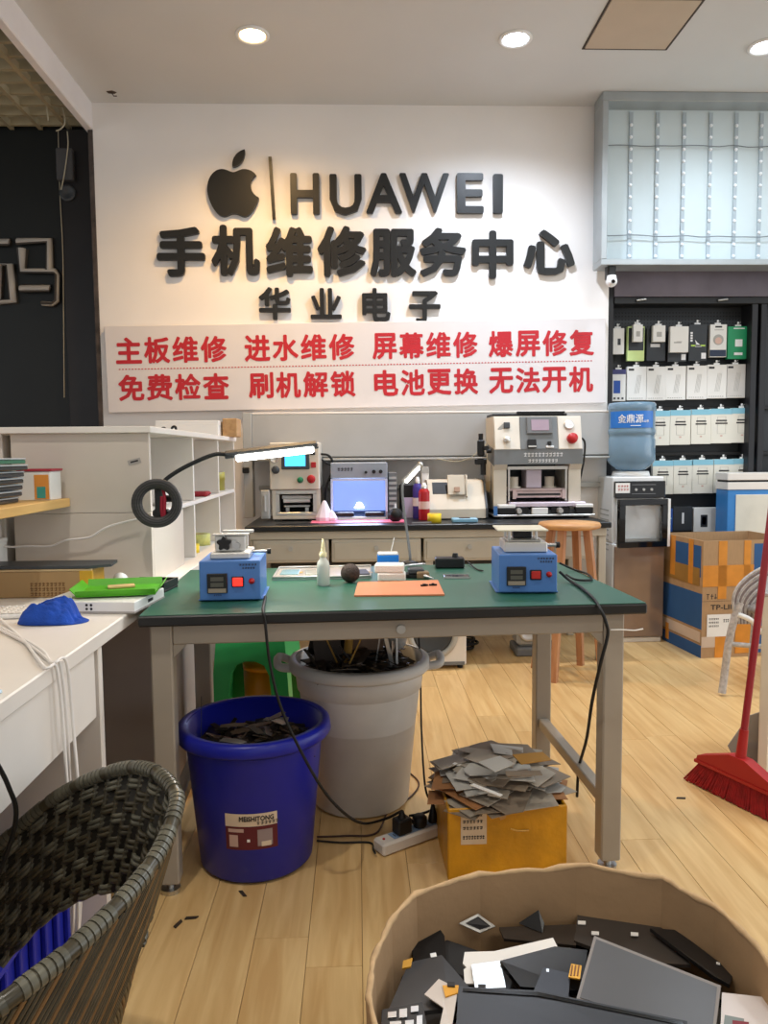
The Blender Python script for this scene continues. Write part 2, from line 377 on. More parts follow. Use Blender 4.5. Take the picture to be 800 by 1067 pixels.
# fruit logo
def bez(p0, p1, p2, p3, n=10):
    return [tuple((1-t)**3*a+3*(1-t)**2*t*b_+3*(1-t)*t*t*c_+t**3*d_ for a, b_, c_, d_ in zip(p0, p1, p2, p3)) for t in [i/n for i in range(n)]]
body = []
for sg in ([(0, .62), (.10, .56), (.20, .50), (.32, .50)], ):
    pass
K = [((0, .60), (.10, .60), (.20, .70), (.36, .69)), ((.36, .69), (.50, .68), (.62, .62), (.69, .52)),
     ((.69, .52), (.46, .40), (.44, .02), (.76, -.14)), ((.76, -.14), (.68, -.38), (.50, -.68), (.32, -.69)),
     ((.32, -.69), (.20, -.69), (.14, -.60), (0, -.60)), ((0, -.60), (-.14, -.60), (-.20, -.69), (-.32, -.69)),
     ((-.32, -.69), (-.58, -.68), (-.82, -.18), (-.80, .14)), ((-.80, .14), (-.78, .48), (-.56, .69), (-.34, .69)),
     ((-.34, .69), (-.20, .69), (-.10, .60), (0, .60))]
for k in K: body += bez(*k)
leaf = bez((-.02, .76), (-.06, 1.0), (.14, 1.22), (.36, 1.26), 12)+bez((.36, 1.26), (.40, 1.02), (.22, .76), (-.02, .76), 12)
c, w, h_ = box_px(215, 156, 271, 225, LY); s_ = w/1.58
lg = thing('fruit_logo', 'black raised bitten apple shaped logo with leaf on wall', 'logo', (c.x, WY-.004, c.z), group=None)
part(lg, 'body', MB().prism([(x*s_, (y-.28)*s_*1.02) for x, y in body], -.024, 0, ax='y'), LETTER)
part(lg, 'leaf', MB().prism([(x*s_, (y-.28)*s_*1.02) for x, y in leaf], -.024, 0, ax='y'), LETTER)
a, b_ = D(281, 163, LY), D(285, 228, LY)
single('divider_bar', MB().prism([(-.017, .5*(a.z-b_.z)), (.002, .5*(a.z-b_.z)), (.019, -.5*(a.z-b_.z)), (0, -.5*(a.z-b_.z))], -.024, 0, ax='y'), LETTER, 'thin black raised divider bar between logo and Latin letters', 'sign letter', ((a.x+b_.x)/2, WY-.004, (a.z+b_.z)/2))

# red lettered banner board
BRED = mat('banner_red', (184, 32, 42), .5, var=.04)
BY = WY-.035
tl, tr, bl, br = (D(*q, BY) for q in ((108, 338), (630, 333), (113, 432), (632, 418)))
ang = math.atan2((tr.z+br.z-tl.z-bl.z)/2, tr.x-tl.x); bc = (tl+tr+bl+br)/4; bwid = (tr.x+br.x-tl.x-bl.x)/2; bh = (tl.z-bl.z+tr.z-br.z)/2
t = link('service_banner', None, None, mw=frame((bc.x, BY, bc.z), (math.cos(ang), 0, math.sin(ang)), (0, 0, 1)))
tag(t, 'long white board with two rows of red repair service lettering', 'sign board')
part(t, 'board', MB().box(-bwid/2, bwid/2, -bh/2, bh/2, -.03, 0, 0, .003), mat('banner_white', (216, 211, 210), .45, var=.02))
rows = [[('主板维修', 120, 238), ('进水维修', 254, 371), ('屏幕维修', 387, 499), ('爆屏修复', 508, 620)], [('免费检查', 121, 239), ('刷机解锁', 257, 371), ('电池更换', 388, 499), ('无法开机', 508, 619)]]
for k, row in enumerate(rows):
    zc = bh*(.215 if k == 0 else -.215)
    for wd, x0, x1 in row:
        cwid = (x1-x0)/4
        for i, ch in enumerate(wd):
            xa, xb = x0+cwid*i+1.2, x0+cwid*(i+1)-1.2
            A, B_ = D(xa, 380, BY).x-bc.x, D(xb, 380, BY).x-bc.x
            part(t, 'character', text_mesh(ch, B_-A, bh*.305, .002, BRED, .03), None, mw=Matrix.Translation(((A+B_)/2, zc, 0)))
dm = MB()
for i in range(150):
    x = -bwid*.475+i*bwid*.95/150; dm.box(x, x+bwid*.95/300, -.003, .003, 0, .0015)
part(t, 'dotted_line', dm, BRED)

# ================================================================== LIGHT BOX (upper right)
LBY = 4.55
x0 = D(627, 200, LBY).x; z1 = CEIL; z0 = D(700, 276, LBY).z; x1 = 4.2
t = thing('light_box', 'large open white light box with vertical strips under the ceiling', 'light box', (x0, LBY, z0))
Wb, Hb = x1-x0, z1-z0
part(t, 'frame', MB().box(0, Wb, 0, .16, 0, .035, 0, .003).box(0, Wb, 0, .16, Hb-.055, Hb-.001, 0, .003).box(0, .035, 0, .16, .035, Hb-.055, 0, .003).box(Wb-.035, Wb, 0, .16, .035, Hb-.055, 0, .003), mat('aluminium_frame', (168, 174, 176), .4, .5))
part(t, 'back_panel', bx(.03, Wb-.03, .12, .16, .03, Hb-.04), mat('lightbox_white', (196, 208, 210), .6, var=.02))
sx = [D(p, 200, LBY+.12).x-x0 for p in (656, 683.5, 711, 738.5, 765, 791)]
sx = [.045]+sx; dx = sx[-1]-sx[-2]
while sx[-1]+dx < Wb-.06: sx.append(sx[-1]+dx)
strip = bx(-.011, .011, .112, .12, .045, Hb-.07).mesh('led_strip', mat('strip_grey', (166, 178, 184), .5))
dmb = MB()
for k in range(12): dmb.cyl((0, .112, .08+k*.07), (0, .104, .08+k*.07), .011, .007, 8)
dme = dmb.mesh('diode', mat('diode_lens', (240, 244, 248), .2))
for x in sx:
    o = link('led_strip', strip, t, (x, 0, 0)); link('diode_row', dme, o)['kind'] = 'stuff'
for q in (152, 246):
    zq = D(660, q, LBY+.1).z-z0
    pts = [(.02+i*.09, .098, zq+random.uniform(-.006, .006)) for i in range(int((Wb-.06)/.09)+1)]
    part(t, 'wire', MB().tube(pts, .003, 6, sub=3), mat('strip_wire', (120, 128, 132), .5))
# camera on the niche post
p = D(636, 288, 4.6)
t = thing('security_camera', 'small white dome camera hanging under the light box corner', 'camera', p)
part(t, 'bracket', MB().box(-.025, .025, -.03, .04, -.02, .075, 0, .008), BLACK)
part(t, 'body', MB().sphere((0, -.02, -.035), .033, 24, 14).cyl((0, -.02, -.02), (0, -.02, .0), .03, .026), WHITEP)
part(t, 'lens', MB().cyl((0, -.05, -.04), (0, -.058, -.042), .012, .01), GLOSSB)

# ================================================================== DISPLAY RACK (right niche)
DY = 4.98
rx0 = D(634, 400, 4.8).x; rx1 = 3.6
PEG = mat('pegboard_black', (44, 47, 50), .5, var=.12)
t = thing('display_rack', 'black pegboard display rack hung with boxed phone accessories', 'display rack', (rx0, DY, 0))
RW = rx1-rx0
zt = D(660, 280, 4.8).z
part(t, 'back_panel', bx(0, RW, 0, .03, .05, zt-.02), PEG)
post = MB().box(-.02, .02, -.14, .03, 0, zt, 0, .003).mesh('post', mat('rack_post_black', (33, 33, 36), .4))
for x in (.02, D(783, 400, 4.86).x-rx0, D(783, 400, 4.86).x-rx0+.06, RW-.02): link('post', post, t, (x, 0, 0))
zh = D(700, 309, 4.83).z
part(t, 'header', bx(.04, RW, -.15, -.1, zh, zt, bev=.004), mat('frosted_header', (118, 112, 122), .25, var=.25, scale=2.5))
part(t, 'rail', MB().box(.04, RW, -.15, -.02, zh-.045, zh-.004, 0, .003), BLACK)
for px in (668, 753):
    q = D(px, 313, 4.82); part(t, 'spot_light', MB().cyl((q.x-rx0-.03, -.16, q.z), (q.x-rx0+.03, -.16, q.z+.008), .007), STEEL)
holes = MB()
for i in range(52):
    for k in range(5): holes.cyl((.06+i*.021, -.0004, zh-.075-k*.022), (.06+i*.021, .001, zh-.075-k*.022), .005, n=6)
part(t, 'peg_holes', holes, BLACKR, kind='stuff')
for py in (425, 473, 545):
    zq = D(700, py, 4.9).z; part(t, 'bar', bx(.04, RW, -.035, 0, zq-.012, zq+.012, bev=.002), BLACK)
# boxed goods: px rectangles
BW = mat('pack_white', (226, 224, 218), .45, var=.02); BC = mat('pack_cyan', (134, 190, 208), .45, var=.04); BK = mat('pack_dark', (50, 54, 58), .4, var=.1)
BG = mat('pack_green', (28, 142, 92), .4); BL = mat('pack_lime', (206, 226, 150), .5); BGR = mat('pack_grey_print', (168, 166, 160), .5); BBL = mat('pack_blue', (40, 82, 160), .4); BRS = mat('pack_rose', (212, 176, 160), .5)
PYY = 4.90
def pack(x0, y0, x1, y1, m, label, deco=None, grp=None, Y=PYY, hang=True, dep=.03, name='accessory_box'):
    a, b_ = D(x0, y0, Y), D(x1, y1, Y); w, h_ = b_.x-a.x, a.z-b_.z
    t = thing(name, label, 'box', ((a.x+b_.x)/2, Y, b_.z), group=grp)
    part(t, 'carton', bx(-w/2, w/2, 0, dep, 0, h_, bev=.0015), m)
    if hang:
        part(t, 'hang_tab', MB().box(-.02, .02, .012, .015, h_, h_+.012, 0, .001).box(-.006, .006, .012, .015, h_+.012, h_+.03, 0, .001), WHITEP)
        hk = MB().tube([(0, -.02, h_+.022), (0, .0, h_+.016), (0, DY-Y-.002, h_+.018)], .002, 6); part(t, 'hook', hk, STEEL)
    if deco:
        for (u0, v0, u1, v1, mm) in deco:
            part(t, 'print', bx(-w/2+w*u0, -w/2+w*u1, -.0012, 0, h_*v0, h_*v1), mm)
    return t, w, h_
pack(638, 342, 650, 369, BW, 'plain white narrow box at the rack post, top row', [(.45, .35, .7, .6, BK)])
pack(654, 340, 671, 376, BL, 'lime green box with dark window behind a small white pack', [(.05, .3, .95, .95, BK)])
pack(660, 338, 669.5, 356, BW, 'small white blister pack hanging before the lime green box', [(.3, .3, .7, .6, BGR)], Y=4.855)
pack(674, 342, 693, 376, BK, 'dark box with fine curved lines behind a small white pack', [(.2, .42, .7, .52, WINK)])
pack(680.5, 339, 693, 356, BW, 'small white blister pack hanging before the dark lined box', [(.3, .3, .7, .6, BGR)], Y=4.855)
pack(696, 345, 715, 377, BK, 'dark box mostly hidden behind a larger white pack', [(.72, .06, .95, .25, WINK)])
pack(698.5, 340, 717, 367, BW, 'larger white pack hanging before a dark box', [(.2, .35, .6, .4, BGR), (.35, .4, .65, .42, BGR)], Y=4.855)
tt, w, h_ = pack(718, 338, 736, 376, BK, 'dark box with white pointed animal emblem and lime lettering', [(.7, .06, .95, .22, WINK), (.12, .40, .9, .44, mat('lime_print', (180, 214, 90), .5))] + [(.08, .74-.07*i, .2, .79-.07*i, WINK) for i in range(4)] )
part(tt, 'print', MB().prism([(-.02, .09), (.025, .09), (.012, .105), (-.005, .118), (-.02, .135), (-.012, .11)], -.0012, 0, ax='y'), WINK)
tt, w, h_ = pack(740, 338, 756.5, 372, BW, 'white box with a round drawing and dark footer band', [(.0, .02, .97, .22, mat('pack_navy', (38, 50, 74), .4)), (.25, .82, .8, .84, BGR), (.3, .9, .7, .95, INK)])
part(tt, 'print', MB().cyl((0, -.0012, h_*.53), (0, 0, h_*.53), .034, n=20), BGR)
part(tt, 'print', MB().cyl((0, -.002, h_*.5), (0, -.001, h_*.5), .022, n=20), BRS)
tt, w, h_ = pack(758.5, 340, 780.5, 374, BG, 'green box with a white rounded badge in its middle', [(.25, .92, .75, .95, WINK), (.3, .12, .68, .2, WINK)])
part(tt, 'print', MB().box(-.024, .024, -.0015, 0, h_*.38, h_*.6, 0, .007), WINK)
pack(638, 385, 651.5, 418, BW, 'white box with blue product picture at the rack post', [(.0, .85, 1, 1, mat('pack_violet', (60, 62, 110), .5)), (.1, .25, .6, .65, BBL), (.1, .06, .25, .12, BK), (.4, .06, .55, .12, BK), (.7, .06, .85, .12, BK)])
COLN = ['lime green box', 'dark lined box', 'larger white pack', 'animal emblem box', 'round drawing box', 'green box']
for i, (xa, xb, ya) in enumerate(((653.5, 673, 382), (674, 693.5, 382), (694, 714, 381.5), (716, 736, 381), (737, 757, 380), (757, 776, 379.5))):
    tt, w, h_ = pack(xa, ya, xb, ya+35, BW if i < 5 else mat('pack_offwhite', (204, 200, 194), .5), 'white cable box with line drawing hanging right below the '+COLN[i], [(.08, .88, .35, .94, INK)] + [(.1+.11*k, .05, .16+.11*k, .07, BGR) for k in range(7)], grp='white cable boxes on the rack')
    dg_ = MB()
    for k in range(4): dg_.prism([(-.015+k*.009, h_*.2), (-.013+k*.009, h_*.2), (.006+k*.008, h_*.75), (.004+k*.008, h_*.75)], -.001, 0, ax='y')
    part(tt, 'line_drawing', dg_, BGR)
def film(xa, xb, ya, yb, label, grp):
    tt, w, h_ = pack(xa, ya, xb, yb, mat('pack_cream', (226, 222, 208), .45, var=.02), label, [(0, .84, 1, .999, BC), (.25, .64, .75, .68, INK), (.22, .56, .78, .6, INK), (.45, .2, .55, .24, BRS)], grp=grp)
    part(tt, 'print', MB().box(-w*.2, w*.2, -.0012, 0, h_*.28, h_*.285).box(-w*.2, w*.2, -.0012, 0, h_*.77, h_*.775).box(-w*.2, -w*.19, -.0012, 0, h_*.28, h_*.77).box(w*.19, w*.2, -.0012, 0, h_*.28, h_*.77), BGR)
for i in range(5): film((678, 698.5, 720.5, 741, 762.5)[i], (697.5, 719, 740, 762, 784)[i], 428-i*.7, 464-i*.7, 'cream film box with cyan top, upper film row, in line under '+COLN[i+1], 'upper row of screen film boxes')
for i in range(5): film((680, 702, 721, 744, 764.5)[i], (701, 721, 742.5, 764, 784)[i], 480-i*.5, 515-i*.5, 'cream film box with cyan top, lower film row, in line under '+COLN[i+1], 'lower row of screen film boxes')
pack(690, 530, 700.5, 554, BBL, 'dark blue box with wave lines at the rack foot', [(.1, .3, .8, .36, BC), (.2, .55, .9, .6, BC)], hang=False)
pack(701.5, 528, 721, 553, BK, 'black box with a pale pen picture at the rack foot', [(.45, .3, .56, .75, WINK)], hang=False)
pack(723, 529, 746, 554, BW, 'white box with phone picture at the rack foot', [(.3, .2, .6, .7, BK), (.36, .3, .54, .62, BBL)], hang=False)
pack(747, 529, 760, 554, mat('pack_steel_blue', (120, 146, 168), .4), 'grey blue box beside the blue cabinet at rack foot', [(.2, .6, .8, .66, WINK)], hang=False)

# ================================================================== LEFT WHITE DESK
DX, DZ = -.588, .75
t = thing('white_desk', 'long white laminate desk along the left side with apron', 'desk', (DX, 0, 0))
part(t, 'desk_top', bx(-1.15, 0, .25, 4.0, DZ-.035, DZ, bev=.003), WHITE)
part(t, 'apron', bx(-.03, -.008, .3, 1.70, DZ-.19, DZ-.036, bev=.002), WHITE)
part(t, 'side_panel', bx(-.62, -.006, 1.72, 1.745, 0, DZ-.036, bev=.002), WHITE)
part(t, 'side_panel', bx(-1.1, -.02, .3, .325, 0, DZ-.036, bev=.002), WHITE)
part(t, 'back_panel', bx(-1.12, -1.10, .326, 3.9, 0, DZ-.036), WHITE)
DG = mat('dark_taupe_panel', (172, 160, 152), .6, var=.05)
t = thing('under_desk_cabinet', 'dark taupe base cabinet under the white desk behind the table leg', 'cabinet', (DX, 2.35, 0))
part(t, 'body', bx(-.75, -.03, 0, 1.15, .02, DZ-.04, bev=.003), DG)
for k in range(2): part(t, 'door', bx(-.0295, -.014, .03+k*.55, .55+k*.55, .05, DZ-.06, bev=.002), DG)
part(t, 'edge_strip', bx(-.028, -.012, -.004, .02, .02, DZ-.04), mat('white_edge', (220, 214, 208), .5))

# cubby shelf unit on the desk
CUX = -.64
CX0, CY0, CY1, CZ1 = -.42, 2.37, 4.0, 1.24
t = thing('cubby_shelf', 'white open cubby shelving unit standing on the long white desk', 'shelf', (CUX, 0, DZ))
hZ = CZ1-DZ
part(t, 'top_board', bx(CX0-.03, .012, CY0-.02, CY1, hZ-.02, hZ, bev=.002), WHITE)
PANEL = mat('cubby_panel', (206, 196, 184), .55, var=.06, scale=3)
part(t, 'end_panel', bx(CX0, 0, CY0, CY0+.018, .225, hZ-.02, bev=.0015), PANEL)
part(t, 'end_panel', bx(CX0, 0, CY0, CY0+.018, 0, .223, bev=.0015), PANEL)
part(t, 'front_panel', bx(-.016, 0, CY0+.019, 2.80, 0, .205, bev=.0015), PANEL)
part(t, 'shelf', bx(CX0+.012, 0, CY0+.019, CY1-.018, .207, .223, bev=.0015), WHITE)
part(t, 'back_board', bx(CX0, CX0+.011, CY0+.019, CY1-.018, 0, hZ-.021), PANEL)
for y in (2.99, 3.53, CY1-.018):
    part(t, 'divider', bx(CX0+.012, 0, y, y+.017, 0, .206, bev=.0015), WHITE); part(t, 'divider', bx(CX0+.012, 0, y, y+.017, .224, hZ-.021, bev=.0015), WHITE)
part(t, 'cable_hole_rim', MB().lathe([(.018, 0), (.024, 0), (.024, .003), (.018, .003)], 24, closed=True), GREY, mw=frame((CX0+.02, 3.3, .1), (0, 1, 0), (0, 0, 1)))
q = D(140, 481, CY0-.001)
t = single('paper_sticker', MB().box(-.02, .02, -.001, 0, -.008, .008, 0).box(-.012, .012, -.0014, -.001, -.002, .003, 1), [mat('old_sticker', (168, 162, 156), .6), INK], 'small grey sticker stuck on the cubby end panel', 'sticker', q); t.rotation_euler = (0, R(-14), 0)
# things in and on the cubby unit
def onlab(px, py, z): return G(px, py, z)
single('cloth_bundle', MB().sphere((0, 0, .03), .05, 16, 10, sz=.7).sphere((.0, .07, .025), .04, 14, 8, sz=.6), mat('white_cloth', (226, 222, 220), .9, bump=.4, bscale=25), 'white crumpled bag on the upper cubby shelf', 'bag', (CUX-.07, 2.72, DZ+.224))
t = thing('tape_roll', 'pale patterned tape roll lying in the lower cubby', 'tape roll', (CUX-.07, 3.40, DZ))
part(t, 'roll', MB().lathe([(.028, 0), (.05, 0), (.05, .05), (.028, .05)], 28, closed=True), mat('lime_tape', (190, 190, 110), .4, var=.25, scale=40)); part(t, 'core', MB().lathe([(.025, .001), (.0279, .001), (.0279, .049), (.025, .049)], 28, closed=True), CARD)
single('tape_stub', MB().lathe([(.02, 0), (.036, 0), (.036, .035), (.02, .035)], 24, closed=True), YELLOW, 'bright yellow tape roll in the lower cubby before the heater', 'tape roll', (CUX-.05, 3.13, DZ))
single('tape_stack', MB().lathe([(.02, 0), (.04, 0), (.04, .05), (.042, .05), (.042, .09), (.02, .09)], 24, closed=True), mat('olive_tape', (176, 168, 80), .4, var=.2), 'olive yellow tape rolls stacked on the far upper cubby shelf', 'tape roll', (CUX-.07, 3.86, DZ+.224))
single('red_pouch', MB().box(-.06, .06, -.05, .05, 0, .02, 0, .008), mat('red_fabric', (150, 40, 48), .8), 'small red pouch lying on the upper cubby shelf', 'pouch', (CUX-.06, 3.3, DZ+.224))
# boxes on top
t = thing('white_carton', 'white carton standing at far end of the cubby top', 'box', (CUX-.17, 3.72, CZ1))
part(t, 'body', bx(-.16, .14, 0, .22, 0, .075, bev=.002), WHITEP)
part(t, 'lid', bx(-.161, .141, -.001, .221, .055, .078, bev=.002), WHITEP)
single('wood_block', bx(0, .07, 0, .14, 0, .09, bev=.003), wood('raw_wood', (206, 164, 112), (176, 130, 84), .6), 'raw wooden block beside white carton on the cubby top', 'wood block', (CUX-.02, 3.78, CZ1))
p = D(318*.325, 440, 3.1)
for i, (px, dz) in enumerate(((152, .02), (167, .03), (178, .035))):
    x = D(px, 438, 3.5).x
    single('black_clip', MB().tube([(0, 0, 0), (.004, 0, dz), (.02, 0, dz*1.1), (.022, 0, .004)], .006, 6, sub=4).box(-.01, .03, -.008, .008, 0, .008), BLACK, ('black hook clip lying on the cubby top', 'black curved wire clip beside the hook clip on cubby top', 'small black spring clip nearest the white carton on cubby top')[i], 'clip', (x, 3.5, CZ1))

# wooden shelf with stacked screens
SY0, SZ = 1.0, 1.022
t = thing('wooden_shelf', 'pale plywood shelf board fixed beside the cubby end panel', 'shelf', (-.885, 0, SZ))
part(t, 'board', bx(-.5, 0, SY0, CY0-.004, -.026, 0, bev=.002), wood('plywood', (222, 180, 112), (200, 156, 90), .55, stretch=(10, 1, 10)))
part(t, 'bracket', MB().box(-.46, -.3, 2.2, 2.215, -.09, -.0265).box(-.48, -.46, 2.2, 2.215, -.2, -.0265), LGREY)
SCR = mat('screen_dark', (34, 42, 52), .2, var=.2, coat=.3)
for i in range(7):
    t = thing('phone_screen', ('dark phone screen on wooden shelf, '+['lowest', 'second lowest', 'third lowest', 'third highest', 'second highest', 'highest'][i]+' of the banded stack' if i < 6 else 'green topped screen lying on the banded stack on shelf'), 'phone screen', (-1.05+.004*(i % 2)+.004*i, 2.0+.006*(i % 3), SZ+.018*i), rz=R(-90), group='banded screens on the wooden shelf' if i < 6 else None)
    part(t, 'panel', bx(-.16, .16, -.08, .10, .001, .012, bev=.002), SCR if i < 6 else mat('green_glass', (60, 120, 96), .2))
    part(t, 'edge', bx(-.158, .158, -.082, .102, .0125, .0165, bev=.001), mat('screen_edge', (170, 178, 184), .4))
single('rubber_band', MB().tube([(-.03, -.12, -.002), (.005, -.12, -.002), (.09, -.12, .0), (.105, -.12, .02), (.105, -.12, .11), (.09, -.12, .13), (-.03, -.12, .13)], .0015, 6), mat('band_tan', (168, 140, 90), .6), 'thin tan band around the stack of dark screens', 'rubber band', (-1.03, 1.97, SZ))
t = thing('small_carton', 'white and orange small carton at the end of wooden shelf', 'box', (-.955, 2.26, SZ))
part(t, 'body', bx(-.04, .055, 0, .08, .0, .085, bev=.002), WHITEP); part(t, 'print', bx(.008, .05, -.001, 0, .003, .075), mat('orange_print', (224, 150, 70), .5)); part(t, 'print', bx(.015, .04, -.0016, -.001, .006, .04), mat('teal_print', (70, 160, 150), .5)); part(t, 'lid', bx(-.042, .06, -.003, .083, .0855, .092, bev=.001), mat('lid_crimson', (170, 50, 66), .5))
t = thing('connector_box', 'small grey connector lying in front of the screen stack', 'electronic part', (-.915, 1.72, SZ))
part(t, 'shell', bx(-.02, .02, -.05, .05, 0, .028, bev=.002), LGREY); part(t, 'cap', bx(-.015, .015, -.062, -.0505, .004, .024, bev=.002), BLACK)
t = thing('white_cupboard', 'white cupboard standing left of the cubby unit', 'cupboard', (-1.37, 2.38, DZ))
part(t, 'body', bx(-.2, .28, 0, .4, .0, .47, bev=.003), WHITE); part(t, 'door', bx(-.19, .27, -.016, -.001, .01, .46, bev=.003), WHITE); part(t, 'handle', bx(.2, .215, -.03, -.0165, .28, .4, bev=.002), wood('handle_wood', (180, 140, 96), (150, 110, 70)))
t = thing('yellow_green_pack', 'yellow green pack on the ledge under the wooden shelf', 'box', (-1.13, 2.27, DZ+.155))
part(t, 'wrap', bx(-.1, .03, 0, .06, 0, .055, bev=.004), mat('olive_pack', (150, 150, 70), .5, var=.3, scale=20)); part(t, 'seal', bx(.031, .036, 0.005, .055, 0.005, .05), INK)
t = thing('white_block_box', 'white storage box on the desk under the yellow green pack', 'box', (-1.13, 2.23, DZ)); part(t, 'body', bx(-.15, .05, 0, .13, 0, .148, bev=.002), WHITEP); part(t, 'lid', bx(-.152, .052, -.002, .132, .14, .154, bev=.002), WHITEP)
# magnifier lamp: black reel ring, goose neck, led bar
q = D(165, 524, 2.3)
LP = [(165, 508), (176, 497), (196, 485), (222, 474), (238, 473.5)]
t = thing('led_lamp', 'white led bar lamp on a black goose neck beside the cubby', 'lamp', (q.x, 2.3, q.z))
part(t, 'clamp', MB().box(-.012, .012, .0, .03, -.03, .06, 0, .004).box(-.02, .03, .0, .03, -.045, -.02, 0, .006).box(-.012, .04, .03, .06, .0, .02, 0, .004), BLACK)
part(t, 'goose_neck', MB().tube([V((0, 0, .04))]+[D(*p, 2.3+.008*i)-q for i, p in enumerate(LP)], .0065, 8, sub=8), BLACK)
a_, b2 = D(238, 473.5, 2.33)-q, D(330, 463, 2.37)-q; ax = (b2-a_).normalized()
mbh = MB(); mbh.T = frame(a_, ax, (0, -.5, 1)); Ln = (b2-a_).length
part(t, 'lamp_housing', mbh.box(-.01, Ln, -.002, .009, -.012, .012, 0, .003).box(-.012, .02, -.010, -.0021, -.012, .012, 0, .003).box(Ln-.012, Ln+.004, -.010, -.0021, -.013, .013, 0, .003), DGREY)
mbh = MB(); mbh.T = frame(a_, ax, (0, -.5, 1))
part(t, 'led_tube', mbh.box(.021, Ln-.0125, -.020, -.0022, -.006, .020, 0, .004), mat('led_white', (255, 255, 250), .4, emit=9, ecol=(255, 252, 240)))
area_l = area('led_bar_light', q+(a_+b2)/2+V((0, 0, -.02)), (0, 0, 0), 3.2, (1, .97, .9), Ln, .02)
area_l.rotation_euler = (0, -math.atan2(ax.z, ax.x), 0)
part(t, 'lanyard', MB().tube([(.014, -.006, .05), (.022, -.012, .02), (.02, -.012, -.03), (.016, -.01, -.05), (.012, -.01, -.02), (.014, -.01, .02)], .0055, 6, sub=5), mat('crimson_cloth', (150, 30, 50), .8))
t = thing('black_tape_roll', 'big worn black tape ring hanging on the lamp clamp', 'tape roll', (q.x, 2.285, q.z))
ringm = MB(); ringm.T = frame((0, 0, 0), (1, .18, 0), (0, 0, 1))
part(t, 'ring', ringm.lathe([(.043, -.012), (.043, .012), (.071, .012), (.073, .010), (.073, -.010), (.071, -.012)], 48, closed=True), mat('worn_black_tape', (58, 56, 56), .5, var=.4, scale=3, stretch=(1, 1, 40)))
for rr in (.049, .056, .063):
    ringm = MB(); ringm.T = frame((0, 0, 0), (1, .18, 0), (0, 0, 1)); part(t, 'groove', ringm.lathe([(rr, .0121), (rr+.001, .0126), (rr+.002, .0121)], 40, cap=False), BLACK)
# white cable on the panel
WC = mat('white_cable', (236, 232, 228), .45)
cable('white_cable', [D(x, y, 2.34) for x, y in ((-14, 560), (0, 567), (12, 570), (30, 569), (52, 569), (68, 563), (85, 561), (95, 559), (110, 550), (125, 545), (142, 541))], .0035, WC, 'wavy white cable hanging across the cubby end panel')
# desk clutter
q = D(0, 590, 1.95)
BROWN = mat('kraft_box', (168, 138, 96), .8, var=.06)
t = thing('kraft_carton', 'long brown kraft carton lying on the desk before the cubby', 'box', (-.95, 2.16, DZ))
part(t, 'body', bx(-.12, .195, 0, .10, .001, .075, bev=.002), BROWN); part(t, 'flap', bx(-.12, .195, -.001, .101, .0755, .081, bev=.001), mat('kraft_flap', (196, 172, 132), .8)); part(t, 'tape', bx(.16, .1955, -.0012, .1012, .004, .0765), mat('yellow_tape', (206, 160, 40), .35, var=.2)); part(t, 'print', marks(MB(), 9, .02, .12, .034, .01, -.0002, rows=3, dz=.014), mat('brown_print', (130, 96, 60), .8))
single('dark_tablet', MB().prism([(-.22, -.05), (.12, -.06), (.17, -.03), (.16, .06), (-.22, .06)], 0, .008), DGREY, 'dark flat tablet resting on top of the kraft carton', 'tablet', (-.88, 2.22, DZ+.0825))
t = thing('power_plug', 'white round power plug lying behind the kraft carton', 'plug', (-.72, 2.3, DZ+.001))
part(t, 'head', MB().sphere((0, 0, .024), .023, 20, 12), WHITEP); part(t, 'tail', MB().tube([(.02, 0, .02), (.05, -.005, .012), (.09, .005, .008)], .005, 8, sub=5), WHITEP)
t = thing('green_tray', 'bright green plastic tray lying on the flat white carton', 'tray', (-.645, 2.06, DZ+.032), rz=R(8))
GT = mat('tray_green', (88, 176, 34), .4)
part(t, 'base', bx(-.1, .1, -.075, .08, .002, .006, bev=.001), GT)
part(t, 'rim', MB().prism([(-.10, .006), (-.116, .024), (-.113, .024), (-.097, .006)], -.075, .08, ax='y').prism([(.10, .006), (.116, .024), (.113, .024), (.097, .006)], -.075, .08, ax='y').prism([(-.075, .006), (-.086, .02), (-.083, .02), (-.072, .006)], -.1, .1, ax='x').prism([(.08, .006), (.091, .024), (.088, .024), (.077, .006)], -.1, .1, ax='x'), GT)
single('tray_card', bx(-.04, .03, -.02, .02, 0, .004), mat('tan_card', (206, 176, 120), .7), 'small tan card inside the green tray', 'card', (-.65, 2.10, DZ+.0395), rz=R(20))
t = thing('tool_case', 'open black tool case on the desk by the heater', 'tool case', (-.615, 2.26, DZ+.001), rz=R(-8))
part(t, 'tray', MB().box(-.06, .06, -.055, .055, 0, .01, 0, .003).box(-.06, -.053, -.055, .055, .01, .03).box(.053, .06, -.055, .055, .01, .03).box(-.053, .053, .048, .055, .01, .03).box(-.053, .053, -.055, -.048, .01, .03), BLACK); part(t, 'tools', MB().box(-.05, .045, -.03, -.02, .012, .022, 0, .002).box(-.05, .045, -.005, .005, .012, .022, 0, .002).box(-.045, .045, .02, .034, .012, .024, 0, .002), DGREY, kind='stuff')
t = thing('flat_white_carton', 'flat white router carton on the desk under the green tray', 'box', (-.665, 2.0, DZ), rz=R(-6))
part(t, 'body', bx(-.14, .105, -.07, .14, .001, .030, bev=.0015), WHITEP); part(t, 'seam', bx(-.141, .106, -.071, .141, .0012, .006), mat('seam_grey', (170, 164, 160), .6))
pr_ = MB()
for k in range(2):
    for j in range(2): pr_.cyl((-.02+k*.012, -.0705, .012+j*.01), (-.02+k*.012, -.07, .012+j*.01), .0035, n=10)
pr_.box(.1052, .1058, .02, .055, .012, .02); part(t, 'print', pr_, INK)
